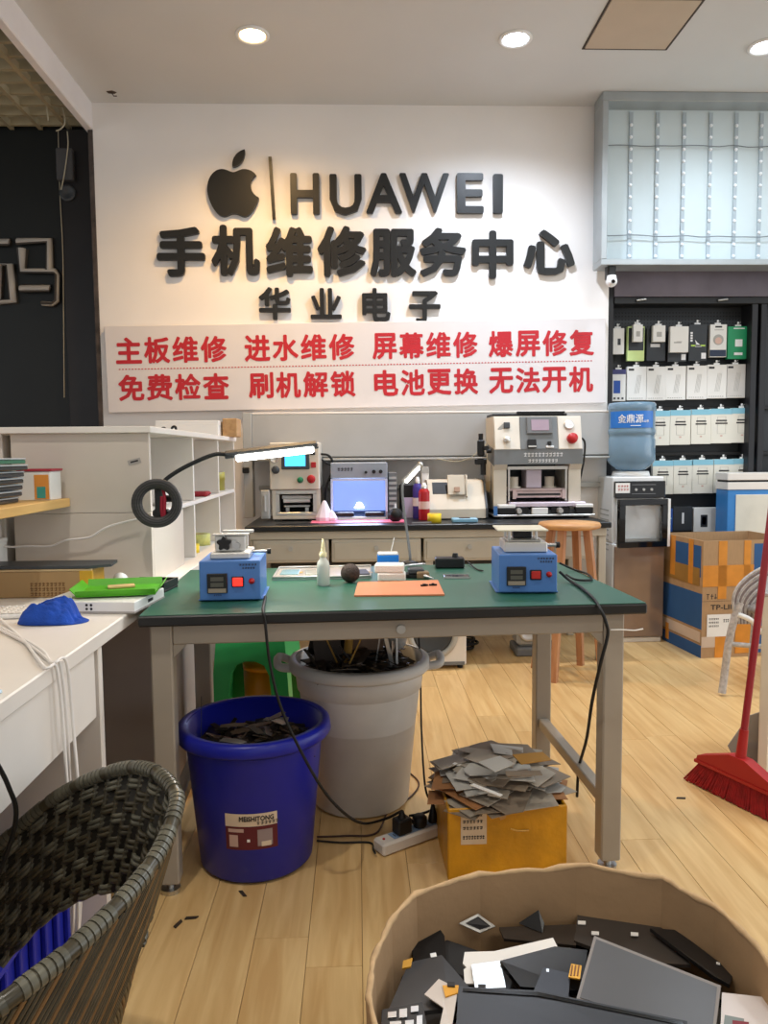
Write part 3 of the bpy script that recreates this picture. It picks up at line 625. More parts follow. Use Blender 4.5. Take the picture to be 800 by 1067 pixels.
# blue cloth
def cloth(name, label, loc, sx, sy, hh, m, seed, rz=0):
    mb = MB(); N = 40; vs = []; fs = []
    for i in range(N+1):
        for j in range(N+1):
            u, v = i/N*2-1, j/N*2-1; r = min(1, math.hypot(u, v)); 
            th = math.atan2(v, u); k = 1+.14*noise.noise((math.cos(th)*1.3+seed, math.sin(th)*1.3, 0))
            s = max(abs(u), abs(v)); d = math.hypot(u, v) or 1
            x, y = (u/d*s if d else 0), (v/d*s if d else 0)
            z = hh*max(0, 1-s**4)*(1 if x < .35 else max(.12, 1-((x-.35)/.3)**2*.9))*(0.8+.5*noise.noise((x*1.1+seed, y*1.1, 1)))+.012*noise.noise((x*5+seed, y*5, 3))*(1-s**4)
            vs.append((x*sx*k, y*sy*k, max(.0015, z+.002)))
    for i in range(N):
        for j in range(N): a = i*(N+1)+j; fs.append((a, a+N+1, a+N+2, a+1))
    mb.add(vs, fs, 0, True); o = single(name, mb, m, label, 'cloth', loc, rz)
    md = o.modifiers.new('s', 'SOLIDIFY'); md.thickness = .002; return o
q = G(56, 648, DZ)
cloth('blue_cloth', 'crumpled royal blue microfibre cloth on the white desk', (q.x, q.y, DZ), .088, .05, .062, mat('blue_microfibre', (28, 72, 168), .95, var=.2, scale=30, bump=.3, bscale=200), 3.1)
t = thing('wire_rack_keys', 'white keyboard edge lying on the left of the desk', 'keyboard', (-.88, 1.93, DZ), rz=R(6))
part(t, 'base', bx(-.17, .10, -.055, .055, .001, .012, bev=.003), WHITEP)
km = bx(-.007, .007, -.007, .007, .0125, .017, bev=.002).mesh('key', WHITE)
for i in range(15):
    for k in range(5): link('key', km, t, (-.158+i*.0172, -.042+k*.02, 0))
single('desk_glare_sheet', bx(-.17, .06, -.16, .12, .001, .008, bev=.002), mat('pale_glare', (206, 226, 240), .15, coat=.5), 'pale blue sheet painting bluish glare on the desk by the cables', 'sheet', (-.68, 1.17, DZ), rz=R(-8))  # bluish glare on the desk top, drawn as a pale sheet
pts0 = [[(0, 656), (30, 672), (55, 690), (72, 712), (80, 745), (76, 790)], [(0, 645), (25, 668), (60, 695), (80, 735), (84, 770), (82, 800)], [(-6, 650), (40, 675), (65, 690), (82, 716), (88, 745), (82, 795)]]
for i, L in enumerate(pts0):
    P0 = []
    for k, (x, y) in enumerate(L):
        if k < 3:
            g = G(x, y, DZ+.005); P0.append(V((min(g.x, DX-.004), g.y, DZ+.005)))
    yb = P0[-1].y+.01+.015*i
    P0 += [V((DX+.008, yb, DZ-.004)), V((DX+.012, yb+.01, DZ-.12)), V((DX+.006+.01*i, yb+.03-.02*i, DZ-.3)), V((DX+.02-.01*i, yb+.02*i, .2)), V((DX-.05, yb+.05*i, .008))]
    cable('white_cable', P0, .0032, WC, ('white cable draped over the desk edge, nearest the pale glare sheet', 'white cable draped over desk edge between two others', 'white cable draped over desk edge nearest the blue cloth')[i], 8, 'white cables over the desk edge')
cable('black_cable', [V((DX-.2, 1.12, DZ+.006)), V((DX-.03, 1.14, DZ+.006)), V((DX+.006, 1.15, DZ-.004)), V((DX+.014, 1.17, DZ-.06)), V((DX+.018, 1.21, DZ-.13)), V((DX+.014, 1.24, DZ-.2)), V((DX-.02, 1.24, .45)), V((DX-.1, 1.2, .25))], .004, BLACKR, 'black cable hanging over the edge of the white desk')
# blue crate under the desk
t = thing('blue_crate', 'dark blue plastic crate on the floor under the desk', 'crate', (-.90, 1.50, 0), rz=R(0))
CB = mat('crate_blue', (34, 44, 168), .4)
for a in ((-.22, -.205, -.2, .2), (.205, .22, -.2, .2), (-.205, .205, -.2, -.185), (-.205, .205, .185, .2)):
    part(t, 'side', MB().box(*a, .01, .19, 0, .004), CB)
part(t, 'base', bx(-.205, .205, -.185, .185, .002, .012), CB)
part(t, 'rim', MB().box(-.235, -.2, -.212, .212, .19, .21, 0, .004).box(.2, .235, -.212, .212, .19, .21, 0, .004).box(-.2, .2, -.212, -.18, .19, .21, 0, .004).box(-.2, .2, .18, .212, .19, .21, 0, .004), CB)
ribm = bx(.2205, .232, -.006, .006, .02, .188, bev=.002).mesh('rib', CB)
for k in range(7): link('rib', ribm, t, (0, -.18+k*.06, 0))

# ================================================================== BACK COUNTER
CF, CT = 4.03, .77                       # front edge, top height
cx0, cx1 = -.60, 1.37
BTOP = mat('black_bench_top', (26, 28, 30), .35, var=.15)
CMET = mat('bench_cream_metal', (186, 180, 166), .5, var=.05)
t = thing('back_workbench', 'cream metal workbench with black top and drawers along the wall', 'workbench', (cx0, CF, 0))
L = cx1-cx0
part(t, 'bench_top', bx(0, L, 0, .70, CT-.03, CT, bev=.003), BTOP)
part(t, 'frame_rail', bx(.02, L-.02, .02, .66, CT-.075, CT-.031, bev=.003), CMET)
xs = [D(p, 580, CF+.02).x-cx0 for p in (262, 344, 440, 538, 620)]
for i in range(4):
    a, b_ = xs[i]+.008, xs[i+1]-.008
    d = part(t, 'drawer', MB().box(a, b_, .02, .5, CT-.2, CT-.078, 0, .004).box(a+.015, b_-.015, .016, .02, CT-.187, CT-.092, 0, .003), CMET)
    part(d, 'lock', MB().cyl(((a+b_)/2, .016, CT-.125), ((a+b_)/2, .006, CT-.125), .012, n=16), LGREY)
for x in (.02, L/2-.02, L-.06):
    for y in (.03, .62): part(t, 'leg', bx(x, x+.04, y, y+.04, 0, CT-.076, bev=.003), CMET)
part(t, 'back_panel', bx(.02, L-.02, .66, .675, .25, CT-.076), mat('bench_back_dark', (84, 82, 80), .6))
part(t, 'under_shelf', bx(.06, L-.06, .56, .66, .2, .22), CMET)
# grey wall board behind the machines
HY = 4.60
a = D(262, 432, HY); b_ = D(632, 477, HY); z0 = D(400, 477, HY).z; z1_ = D(400, 431, HY).z
t = thing('wall_cable_hood', 'long pale grey metal hood panel on wall under the banner', 'wall panel', (a.x, HY, 0))
Lh = 1.555-a.x
part(t, 'face', MB().prism([(0.02, z0), (.0, z0+.012), (.03, z1_), (.14, z1_), (.14, z0)], 0, Lh, ax='x'), mat('hood_grey', (166, 166, 164), .5, var=.04))
part(t, 'lip', bx(0, Lh, -.012, .1, z0-.014, z0-.0005, bev=.003), LGREY)
part(t, 'top_trim', bx(0, Lh, .028, .14, z1_+.0005, z1_+.014, bev=.003), WHITE)
part(t, 'post', bx(-.055, -.002, .0, .1, CT, z1_+.012, bev=.003), LGREY)
part(t, 'socket_strip', bx(.02, Lh, .11, .14, CT+.16, CT+.19, bev=.003), LGREY)
part(t, 'clip', bx(-.06, -.02, -.02, -.001, 1.04, 1.075, bev=.004), BLACK)

# ---- small bubble remover
def at(px, py, Y): return D(px, py, Y)
Y = 4.32; a = at(282, 545, Y); w = at(333, 500, Y).x-a.x; h_ = at(300, 461, Y).z-CT
t = thing('bubble_remover', 'cream small vacuum machine with blue lit screen and open chamber', 'repair machine', (a.x, Y, CT))
zc = h_*.40
CM2 = mat('machine_cream', (214, 206, 190), .45, var=.04)
part(t, 'upper_body', bx(0, w, 0, .34, zc, h_, bev=.006), CM2)
part(t, 'base', MB().box(.01, w, .012, .34, .01, .03, 0, .003).box(.01, .03, .012, .34, .03, zc-.001).box(w-.02, w, .012, .34, .03, zc-.001).box(.03, w-.02, .32, .34, .03, zc-.001), CM2)
part(t, 'chamber_frame', MB().box(.03, w-.02, .012, .05, .031, .05, 0, .002).box(.03, w-.02, .012, .05, zc-.025, zc-.002, 0, .002).box(.03, .05, .012, .05, .051, zc-.026).box(w-.04, w-.02, .012, .05, .051, zc-.026), ALU)
part(t, 'press_plate', MB().box(.07, w-.06, .06, .25, .075, .09, 0, .003).box(.08, .1, .08, .1, .031, .074).box(w-.09, w-.07, .08, .1, .031, .074), STEEL)
part(t, 'heater_bar', MB().box(.06, w-.05, .06, .1, zc-.055, zc-.035, 0, .003).cyl((.07, .055, zc-.065), (w-.06, .055, zc-.065), .012), WHITEP)
part(t, 'chamber_wall', bx(.031, w-.021, .30, .319, .031, zc-.003), BLACK)
part(t, 'side_door', MB().box(-.055, -.004, .0, .03, .015, zc, 0, .004).cyl((-.03, -.012, .06), (-.03, -.012, .15), .008).box(-.045, -.012, -.004, 0, .03, zc-.02), LGREY)
sp = part(t, 'display', bx(w*.24, w*.80, -.008, 0, h_*.66, h_*.87, bev=.003), DGREY)
part(sp, 'screen', bx(w*.31, w*.72, -.0095, -.0082, h_*.70, h_*.84), mat('cyan_screen', (60, 170, 240), .3, emit=1.1, ecol=(70, 180, 250)))
gx, gz = w*.10, h_*.80
part(t, 'gauge', MB().lathe([(.0001, .004), (.021, .004), (.024, .008), (.026, .004), (.026, 0)], 24), ALU, mw=frame((gx, -.0005, gz), (1, 0, 0), (0, 0, 1)))
for nm, x, z, r, m in (('knob', w*.12, h_*.655, .018, DGREY), ('green_button', w*.61, h_*.525, .014, mat('btn_green', (30, 120, 80), .4)), ('red_button', w*.83, h_*.535, .019, RED)):
    part(t, nm, MB().lathe([(r*1.25, 0), (r*1.25, .004), (r, .005), (r, .018), (r*.8, .021), (.0001, .021)], 20), m, mw=frame((x, -.0005, z), (1, 0, 0), (0, 0, 1)))
part(t, 'rocker_switch', bx(w*.83, w*.93, -.008, -.0005, h_*.68, h_*.75, bev=.002), RED)
part(t, 'counter_window', bx(w*.82, w*.92, -.004, -.0005, h_*.84, h_*.88, bev=.001), INK)
part(t, 'foot_block', MB().box(.02, .06, .02, .06, 0, .01).box(w-.06, w-.02, .02, .06, 0, .01).box(.02, .06, .28, .32, 0, .01).box(w-.06, w-.02, .28, .32, 0, .01), BLACK)
q0 = V((a.x+w, Y+.1, CT+h_*.85))
cable('black_hose', [q0+V((.004, 0, 0)), q0+V((.05, 0, -.01)), q0+V((.075, 0, -.06)), q0+V((.06, 0, -.12)), q0+V((.03, 0, -.2)), q0+V((.02, .02, -.33))], .007, BLACKR, 'black hose looping from the side of the bubble remover')
cable('black_hose', [q0+V((.004, .05, -.03)), q0+V((.03, .05, -.05)), q0+V((.07, .05, -.08)), q0+V((.05, .05, -.16))], .006, BLACKR, 'short black hose tucked inside the larger hose loop')

# ---- blue lit clean chamber
Y = 4.36; a = at(345, 541, Y); w = at(404, 541, Y).x-a.x; h_ = at(370, 482, Y).z-CT
t = thing('clean_chamber', 'grey clean chamber box with a blue lit front window', 'repair machine', (a.x, Y, CT))
CGR = mat('chamber_grey', (150, 160, 172), .4)
zf = h_*.72
part(t, 'header', bx(0, w, 0, .3, zf, h_, bev=.005), CGR)
part(t, 'body', MB().box(0, .012, 0, .3, .0, zf-.001).box(w-.012, w, 0, .3, .0, zf-.001).box(.012, w-.012, .285, .3, .0, zf-.001), CGR)
part(t, 'light_panel', bx(.013, w-.013, .05, .06, h_*.15, zf-.006), mat('blue_glow', (60, 80, 140), .5, emit=.62, ecol=(140, 165, 250)))
part(t, 'window_frame', MB().box(.0, w, -.004, -.0005, zf-.012, zf-.001).box(0, .012, -.004, -.0005, h_*.14, zf-.012).box(w-.012, w, -.004, -.0005, h_*.14, zf-.012), mat('frame_pale_blue', (200, 212, 240), .4))
part(t, 'glove_slot', bx(.02, w*.40, .0, .04, .02, h_*.13, bev=.004), BLACK); part(t, 'glove_slot', bx(w*.60, w-.02, .0, .04, .02, h_*.13, bev=.004), BLACK)
part(t, 'floor_plate', bx(.013, w-.013, .0, .28, .001, .015), WHITEP)
part(t, 'lamp', MB().cyl((w/2, .042, h_*.2), (w/2, .042, h_*.30), .03, .012, 20), mat('white_glow', (255, 255, 255), .4, emit=3, ecol=(235, 245, 255)))
for i, x in enumerate((.62, .76, .88)): part(t, 'knob', MB().cyl((w*x, -.0005, h_*(.84 if i else .83)), (w*x, -.014, h_*(.84 if i else .83)), .011 if i else .008, n=16), BLACK)
part(t, 'print', marks(MB(), 5, w*.12, w*.4, h_*.86, .018, -.0005, rows=1), INK)
pl_ = bpy.data.lights.new('chamber_light', 'AREA'); pl_.energy = 1.2; pl_.color = (.6, .7, 1); pl_.size = .25; po = bpy.data.objects.new('chamber_light', pl_); COL.objects.link(po); po.location = (a.x+w/2, Y+.04, CT+h_*.5); po.rotation_euler = (R(-90), 0, 0)
# striped filter box behind
t = thing('filter_box', 'grey ribbed filter box standing right of the lit chamber', 'filter', (a.x+w+.008, Y+.08, CT))
part(t, 'body', bx(0, .05, 0, .15, 0, .27, bev=.003), GREY)
for k in range(8): part(t, 'fin', bx(.003, .047, -.006, 0, .02+k*.03, .035+k*.03), LGREY)
single('pink_mat', bx(-.27, .26, -.11, .06, .0005, .004), mat('pink_silicone', (226, 110, 140), .5), 'thin pink silicone mat under the lit chamber front', 'mat', (a.x+w/2, 4.26, CT))
t = thing('tissue_bag', 'white translucent tissue bag crumpled beside the bubble remover', 'bag', at(338, 541, 4.3).xy.to_3d()+V((0, 0, CT+.0045)))
part(t, 'film', MB().lathe([(.05, 0), (.052, .02), (.038, .05), (.024, .08), (.01, .11), (.0001, .115)], 9, sm=False), mat('tissue', (228, 224, 238), .7))
part(t, 'fold', MB().lathe([(.03, 0), (.034, .015), (.015, .05), (.0001, .06)], 7, c=(.04, -.01, 0), sm=False), mat('tissue', (228, 224, 238), .7))
t = thing('air_blower', 'black round air blower bulb with a white tip', 'tool', at(412, 541, 4.2).xy.to_3d()+V((0, 0, CT+.0045)))
part(t, 'bulb', MB().sphere((0, 0, .035), .036, 24, 14), BLACKR); part(t, 'nozzle', MB().cyl((.0, -.0, .068), (0, 0, .098), .007, .005, 12), WHITEP); part(t, 'collar', MB().tube([(.036*math.cos(k), -.004, .035+.036*math.sin(k)) for k in [i*math.pi/8 for i in range(17)]], .004, 6), DGREY)
# spray cans etc
def can(px0, px1, py0, py1, Y, m, capm, label):
    a, b_ = at(px0, py1, Y), at(px1, py0, Y); r = (b_.x-a.x)/2; hh = b_.z-CT
    t = thing('spray_can', label, 'spray can', ((a.x+b_.x)/2, Y, CT+.001))
    part(t, 'body', MB().lathe([(r*.95, 0), (r, .006), (r, hh*.74), (r*.98, hh*.76), (r*.62, hh*.84)], 28), m)
    part(t, 'shoulder', MB().lathe([(r*.62, hh*.841), (r*.66, hh*.85), (r*.45, hh*.87), (.0001, hh*.87)], 24), STEEL)
    part(t, 'cap', MB().lathe([(r*.5, hh*.871), (r*.5, hh*.93), (r*.34, hh*.95), (r*.3, hh), (.0001, hh)], 20), capm)
    part(t, 'label_print', MB().lathe([(r+.0005, hh*.3), (r+.0005, hh*.5)], 28), WINK if m != RED else mat('can_print', (226, 190, 180), .5))
can(430, 440, 497, 540, 4.42, mat('can_blue', (70, 60, 150), .35), WHITEP, 'tall blue spray can with white cap behind the red can')
can(436, 447.5, 503, 541, 4.30, RED, WHITEP, 'red spray can with white nozzle on the back bench')
t = thing('white_pillar_box', 'tall white box standing behind the spray cans', 'box', (at(443, 500, 4.56).x, 4.56, CT)); part(t, 'carton', bx(-.022, .022, 0, .06, 0, .30, bev=.002), WHITEP); part(t, 'flap', bx(-.022, .022, -.002, -.0005, .26, .30), LGREY)
single('lilac_card', bx(-.03, .03, 0, .004, 0, .12), mat('lilac', (206, 196, 226), .6), 'lilac card leaning behind the goose neck lamp', 'card', (at(425, 530, 4.45).x, 4.46, CT+.001))
single('black_pad', MB().box(-.05, .05, 0, .02, 0, .2, 0, .012), BLACK, 'black padded case standing behind the lilac card', 'case', (at(425, 510, 4.5).x, 4.52, CT+.001))
# yellow tape
t = thing('yellow_tape_roll', 'bright yellow tape roll lying before the red spray can', 'tape roll', at(452.5, 545, 4.15).xy.to_3d()+V((0, 0, CT+.001)))
part(t, 'roll', MB().lathe([(.024, 0), (.024, .048), (.038, .048), (.038, 0)], 28, closed=True), YELLOW); part(t, 'core', MB().lathe([(.021, .001), (.021, .047), (.0239, .047), (.0239, .001)], 28, closed=True), CARD)
t = thing('blue_wafer_pack', 'flat pale blue pack with dark centre on the back bench', 'box', at(484, 545, 4.15).xy.to_3d()+V((0, 0, CT+.001)), rz=R(-3))
part(t, 'tray', bx(-.07, .07, -.03, .06, 0, .02, bev=.003), mat('pale_blue', (130, 180, 206), .4)); part(t, 'label_print', bx(-.03, .03, -.015, .04, .0201, .022), INK)
t = thing('tweezers', 'steel tweezers lying near the yellow tape roll', 'tweezers', at(440, 547, 4.10).xy.to_3d()+V((0, 0, CT+.002)), rz=R(14))
part(t, 'arm', MB().prism([(-.06, -.002), (.05, -.006), (.05, -.002), (-.06, .0)], 0, .006), STEEL); part(t, 'arm', MB().prism([(-.06, .002), (.05, .006), (.05, .002), (-.06, .0)], 0, .006), STEEL)
single('black_sheet', bx(-.13, .1, -.07, .05, .0005, .003), BLACK, 'black flat mat on the bench before the bubble remover', 'mat', at(312, 545, 4.2).xy.to_3d()+V((0, 0, CT)), rz=R(6))
# beige film cutter
Y = 4.30; a = at(447, 541, Y); w = at(506, 541, Y).x-a.x
t = thing('film_machine', 'beige curved film cutting machine with a raised paper holder', 'repair machine', (a.x, Y, CT))
BEI = mat('beige_plastic', (206, 198, 182), .5)
prof = [(0, .008), (-.0, .06), (.05, .13), (.10, .205), (.13, .222), (.34, .222), (.34, .008)]
part(t, 'body', MB().prism(prof, .0, w, ax='x'), BEI)
part(t, 'side_cover', MB().prism([(y-.004, z+.004) for y, z in prof[:-2]]+[(.34, .226), (.34, .008)], w+.0005, w+.012, ax='x'), DGREY)
mz = MB(); mz.T = frame((w*.22, .085, .175), (1, 0, 0), (0, .05, .075)); part(t, 'display', mz.box(-.045, .045, -.04, .04, 0, .006, 0, .002), BLACK)
mz = MB(); mz.T = frame((w*.5, .055, .155), (1, 0, 0), (0, .35, 1)); part(t, 'paper_holder', mz.box(-.05, .05, -.02, .10, .006, .016, 0, .003).box(.055, .065, -.03, .1, .0, .02), BEI)
mz = MB(); mz.T = frame((w*.5, .045, .15), (1, 0, 0), (0, .35, 1)); part(t, 'clip', mz.box(-.015, .018, .0, .03, .018, .026, 0, .002), mat('tan_plastic', (170, 140, 120), .5))
part(t, 'foot', MB().box(.02, .05, .02, .05, 0, .008).box(w-.05, w-.02, .02, .05, 0, .008).box(.02, .05, .28, .31, 0, .008).box(w-.05, w-.02, .28, .31, 0, .008), BLACK)
cable('thin_cable', [at(455, 478, 4.57), at(475, 481, 4.56), at(490, 477, 4.55), at(500, 468, 4.56), at(508, 462, 4.57)], .003, WIREW, 'thin pale cable running from wall to the large laminator')

# ---- large laminator
Y = 4.30; xl = at(516, 540, Y).x; xr = at(620, 540, Y).x; W_ = xr-xl
zb = at(560, 539, Y).z; zt_ = at(560, 431, Y).z; Hh = zt_-CT
t = thing('laminator_machine', 'large cream and grey laminating machine with red stop button', 'repair machine', (xl, Y, CT))
w1 = W_*.88                                    # body width
yo = .06                                       # body set back from the base plate
zu = Hh*.52
side = [(yo, .05), (yo, zu*.90), (yo-.03, zu), (yo-.03, zu+.03), (yo+.02, Hh-.01), (.40, Hh-.01), (.40, .05)]
part(t, 'side_panel', MB().prism(side, .0, .075, ax='x'), CM2); part(t, 'side_panel', MB().prism(side, w1-.07, w1, ax='x'), CM2)
part(t, 'upper_body', MB().prism([(yo-.03, zu), (yo-.03, zu+.085), (yo+.015, Hh-.01), (.40, Hh-.01), (.40, zu)], .0755, w1-.0705, ax='x'), CM2)
# sloping front frame for panels
p0 = V((0, yo-.0305, zu+.085)); p1_ = V((0, yo+.0145, Hh-.01)); uu = (p1_-p0); sl = uu.length
def onface(u, v): return p0+uu*v+V((u, 0, 0))
def facepart(nm, u0, u1, v0, v1, th, m, lab=None, base=0.0, par=None):
    mb = MB(); mb.T = frame(onface(0, 0), (1, 0, 0), uu); mb.box(u0, u1, v0*sl, v1*sl, base, base+th, 0, min(.003, th*.4)); return part(par or t, nm, mb, m, lab)
LG2 = mat('panel_grey', (118, 122, 124), .45)
facepart('side_cover', .002, w1*.29, .0, .98, .006, mat('cover_cream', (224, 218, 206), .45)); facepart('side_cover', w1*.73, w1-.002, .0, .98, .006, mat('cover_cream', (224, 218, 206), .45))
facepart('centre_panel', w1*.295, w1*.725, .0, .98, .006, LG2)
dsp = facepart('display', w1*.37, w1*.66, .45, .95, .014, GREY, base=.0065); facepart('screen', w1*.42, w1*.62, .54, .86, .002, mat('mauve_screen', (150, 134, 146), .25, emit=.12, ecol=(190, 160, 180)), base=.021, par=dsp)
facepart('controller', w1*.37, w1*.47, .02, .28, .014, BLACK, base=.0065); facepart('controller_keys', w1*.375, w1*.465, .04, .09, .002, LGREY, base=.021)
facepart('switch_plate', w1*.58, w1*.67, .03, .1, .008, WHITEP, base=.0065); facepart('switch', w1*.60, w1*.64, .11, .22, .016, BLACK, base=.0065)
facepart('timer', w1*.11, w1*.18, .62, .80, .01, DGREY, base=.0065)
def facecyl(nm, u, v, r, hgt, m):
    mb = MB(); mb.T = frame(onface(u, v*1.0), (1, 0, 0), uu); mb.lathe([(r, .0065), (r, hgt*.6), (r*.9, hgt), (.0001, hgt)], 24); return part(t, nm, mb, m)
facecyl('knob', w1*.14, .28, .02, .025, ALU); facecyl('gauge', w1*.855, .72, .03, .016, ALU); facecyl('stop_button', w1*.88, .30, .03, .04, RED)
mb = MB(); mb.T = frame(onface(w1*.855, .72), (1, 0, 0), uu); part(t, 'gauge_face', mb.cyl((0, 0, .0161), (0, 0, .0165), .024).box(-.001, .015, -.001, .001, .0166, .018), WINK)
part(t, 'grey_band', MB().prism([(yo-.033, zu+.0), (yo-.033, zu+.085), (yo-.0305, zu+.085), (yo-.0305, zu)], -.002, w1+.002, ax='x').prism([(yo-.031, zu-.01), (yo-.031, zu+.085), (.25, zu+.12), (.25, zu+.03)], -.003, -.0005, ax='x'), LG2)
part(t, 'print', marks(marks(MB(), 11, w1*.33, w1*.78, zu+.045, .022, yo-.0332, seed=4), 9, w1*.38, w1*.72, zu+.012, .018, yo-.0332, seed=5), WINK)
part(t, 'chamber_back', bx(.0755, w1-.0705, .36, .385, .05, zu-.001), DGREY)
part(t, 'inner_frame', MB().box(.08, w1-.075, yo+.0, yo+.012, zu-.03, zu-.012).box(.085, .095, yo, yo+.012, .1, zu-.0305).box(w1-.09, w1-.08, yo, yo+.012, .1, zu-.0305), ALU)
part(t, 'press_head', MB().box(.09, w1-.08, yo+.005, .3, zu*.50, zu*.55, 0, .003).box(.12, w1-.10, yo-.005, .3, zu*.38, zu*.499, 0, .003).box(.11, .13, yo-.012, yo+.0, zu*.36, zu*.53).box(w1-.11, w1-.09, yo-.012, yo, zu*.36, zu*.53), mat('rose_steel', (198, 178, 176), .35, .5))
part(t, 'slot', bx(.14, w1-.12, yo-.008, yo-.0055, zu*.42, zu*.46), INK)
part(t, 'press_column', bx(w1*.40, w1*.58, .12, .26, zu*.551, zu*.90, bev=.004), mat('lilac_steel', (206, 194, 206), .35, .3))
for x in (.27, .69): part(t, 'guide_post', MB().cyl((w1*x, .16, zu*.551), (w1*x, .16, zu*.76), .028).cyl((w1*x, .16, zu*.551), (w1*x, .16, zu*.575), .042), CM2)
part(t, 'lower_table', bx(.085, w1+.02, .015, .3, zu*.22, zu*.30, bev=.004), mat('lilac_steel', (206, 194, 206), .35, .3))
part(t, 'base_plate', bx(-.01, W_, 0, .40, .012, .024, bev=.003), ALU)
part(t, 'base_block', MB().box(.04, W_-.02, .03, .36, .0245, .049), DGREY)
part(t, 'bracket_plate', MB().box(w1*.42, w1*.60, .006, .0295, .026, zu*.2, 0, .002), WHITEP)
for x in (.16, .80): part(t, 'end_block', MB().box(W_*x-.055-(.02 if x < .5 else -.06), W_*x+.045-(.02 if x < .5 else -.06), .004, .05, .026, .062, 0, .003), BLACK); part(t, 'end_cap', MB().box(W_*x-.055-(.02 if x < .5 else -.06), W_*x+.045-(.02 if x < .5 else -.06), .004, .05, .0625, .082, 0, .003), WHITEP)
for x in (.27, .74): part(t, 'clamp_knob', MB().cyl((w1*x, .028, .045), (w1*x, -.012, .045), .02, .014, 16), ALU); part(t, 'clamp_arm', MB().box(w1*x-.05, w1*x+.06, .02, .0295, .03, .065, 0, .003), BLACK)
part(t, 'blue_tag', bx(-.0105, .012, -.002, -.0003, .02, .075), mat('tag_blue', (70, 120, 180), .5))
for x in (.02, W_-.06):
    for y in (.02, .34): part(t, 'foot', MB().cyl((x+.02, y+.02, 0), (x+.02, y+.02, .0119), .016), BLACK)
part(t, 'top_tray', MB().box(.0, w1*.86, .1, .3, Hh-.009, Hh+.006, 0, .003).box(w1*.28, w1*.83, .09, .12, Hh+.007, Hh+.018, 0, .002), BLACK)
part(t, 'sticker', MB().prism([(.02, Hh*.86), (.05, Hh*.91), (.065, Hh*.89), (.035, Hh*.84)], yo-.01, yo-.003, ax='y'), LGREY)
vm = MB().box(-.085, -.045, .1, .14, Hh*.60, Hh*.76, 0, .008).cyl((-.065, .12, Hh*.76), (-.065, .12, Hh*.82), .014).box(-.1, -.03, .11, .13, Hh*.52, Hh*.58, 0, .006).cyl((-.03, .12, Hh*.65), (-.0, .12, Hh*.65), .012).cyl((-.045, .09, Hh*.68), (-.045, .02, Hh*.68), .012).cyl((-.05, .12, Hh*.42), (-.05, .12, Hh*.55), .016)
part(t, 'air_valve', vm, BLACK)
q0 = V((xl+w1, Y+.1, CT+Hh*.76))
cable('black_hose', [q0+V((.002, 0, 0)), q0+V((.02, 0, .002)), q0+V((.035, 0, -.03)), q0+V((.03, 0, -.12)), q0+V((.015, 0, -.2)), q0+V((.01, .02, -.26))], .006, BLACKR, 'black power cord leaving the laminator side at right')

# under the bench: drum machine and others
Y = 3.96; a = G(487, 699, 0); w = .33; h_ = .37
t = thing('drum_machine', 'white front loading drum machine on the floor under the bench', 'drum machine', (a.x-w, Y, 0))
part(t, 'body', bx(0, w, 0.0, .34, .02, h_, bev=.006), WHITE)
for x in (.03, w-.03): part(t, 'foot', MB().cyl((x, .03, 0), (x, .03, .0199), .015), BLACK); part(t, 'foot', MB().cyl((x, .3, 0), (x, .3, .0199), .015), BLACK)
dc = (.150, h_*.52)
rm = MB(); rm.T = frame((dc[0], -.001, dc[1]), (1, 0, 0), (0, 0, 1)); part(t, 'door_ring', rm.lathe([(.105, 0), (.135, 0), (.135, .012), (.118, .022), (.105, .012)], 40, closed=True), LGREY)
rm = MB(); rm.T = frame((dc[0], -.001, dc[1]), (1, 0, 0), (0, 0, 1)); part(t, 'drum', rm.lathe([(.104, .001), (.104, .010), (.09, .004), (.0001, .002)], 40), DGREY)
part(t, 'wire_basket', MB().tube([(dc[0]-.05, -.012, dc[1]+.02), (dc[0]+.03, -.012, dc[1]+.015), (dc[0]+.03, -.012, dc[1]+.05), (dc[0]-.05, -.012, dc[1]+.055)], .004, 6, closed=True).tube([(dc[0]-.05, -.014, dc[1]+.033), (dc[0]+.03, -.014, dc[1]+.028)], .004, 6), STEEL)
part(t, 'latch', bx(w*.86, w*.92, -.015, -.0005, h_*.5, h_*.58, bev=.003), LGREY)
part(t, 'base_strip', bx(.02, w-.01, -.004, -.0005, .022, .04), GREY)
a = G(545, 682, 0)
t = thing('round_pump', 'small grey pump with a round dial under the bench', 'pump', (a.x, a.y-.05, 0))
part(t, 'base', bx(-.05, .2, 0, .2, 0, .05, bev=.008), GREY); part(t, 'housing', bx(-.04, .09, .02, .18, .051, .2, bev=.02), LGREY)
rm = MB(); rm.T = frame((.02, .019, .135), (1, 0, 0), (0, 0, 1)); part(t, 'dial', rm.lathe([(.0001, .004), (.03, .004), (.036, .012), (.05, .012), (.055, .004), (.055, 0)], 28), ALU)
t = thing('cable_heap', 'dark tangle of cables lying on the floor under the bench', 'cables', (.98-.45, 4.35, 0))
cm_ = MB(); rr = random.Random(3)
for k in range(5):
    ph = rr.random()*6; cm_.tube([(.13*math.cos(i*.7+ph)*(1+.3*rr.random()), .08*math.sin(i*.7+ph), .012+.012*k+.01*rr.random()) for i in range(10)], .007, 6, sub=5)
part(t, 'coils', cm_, BLACKR, kind='stuff')
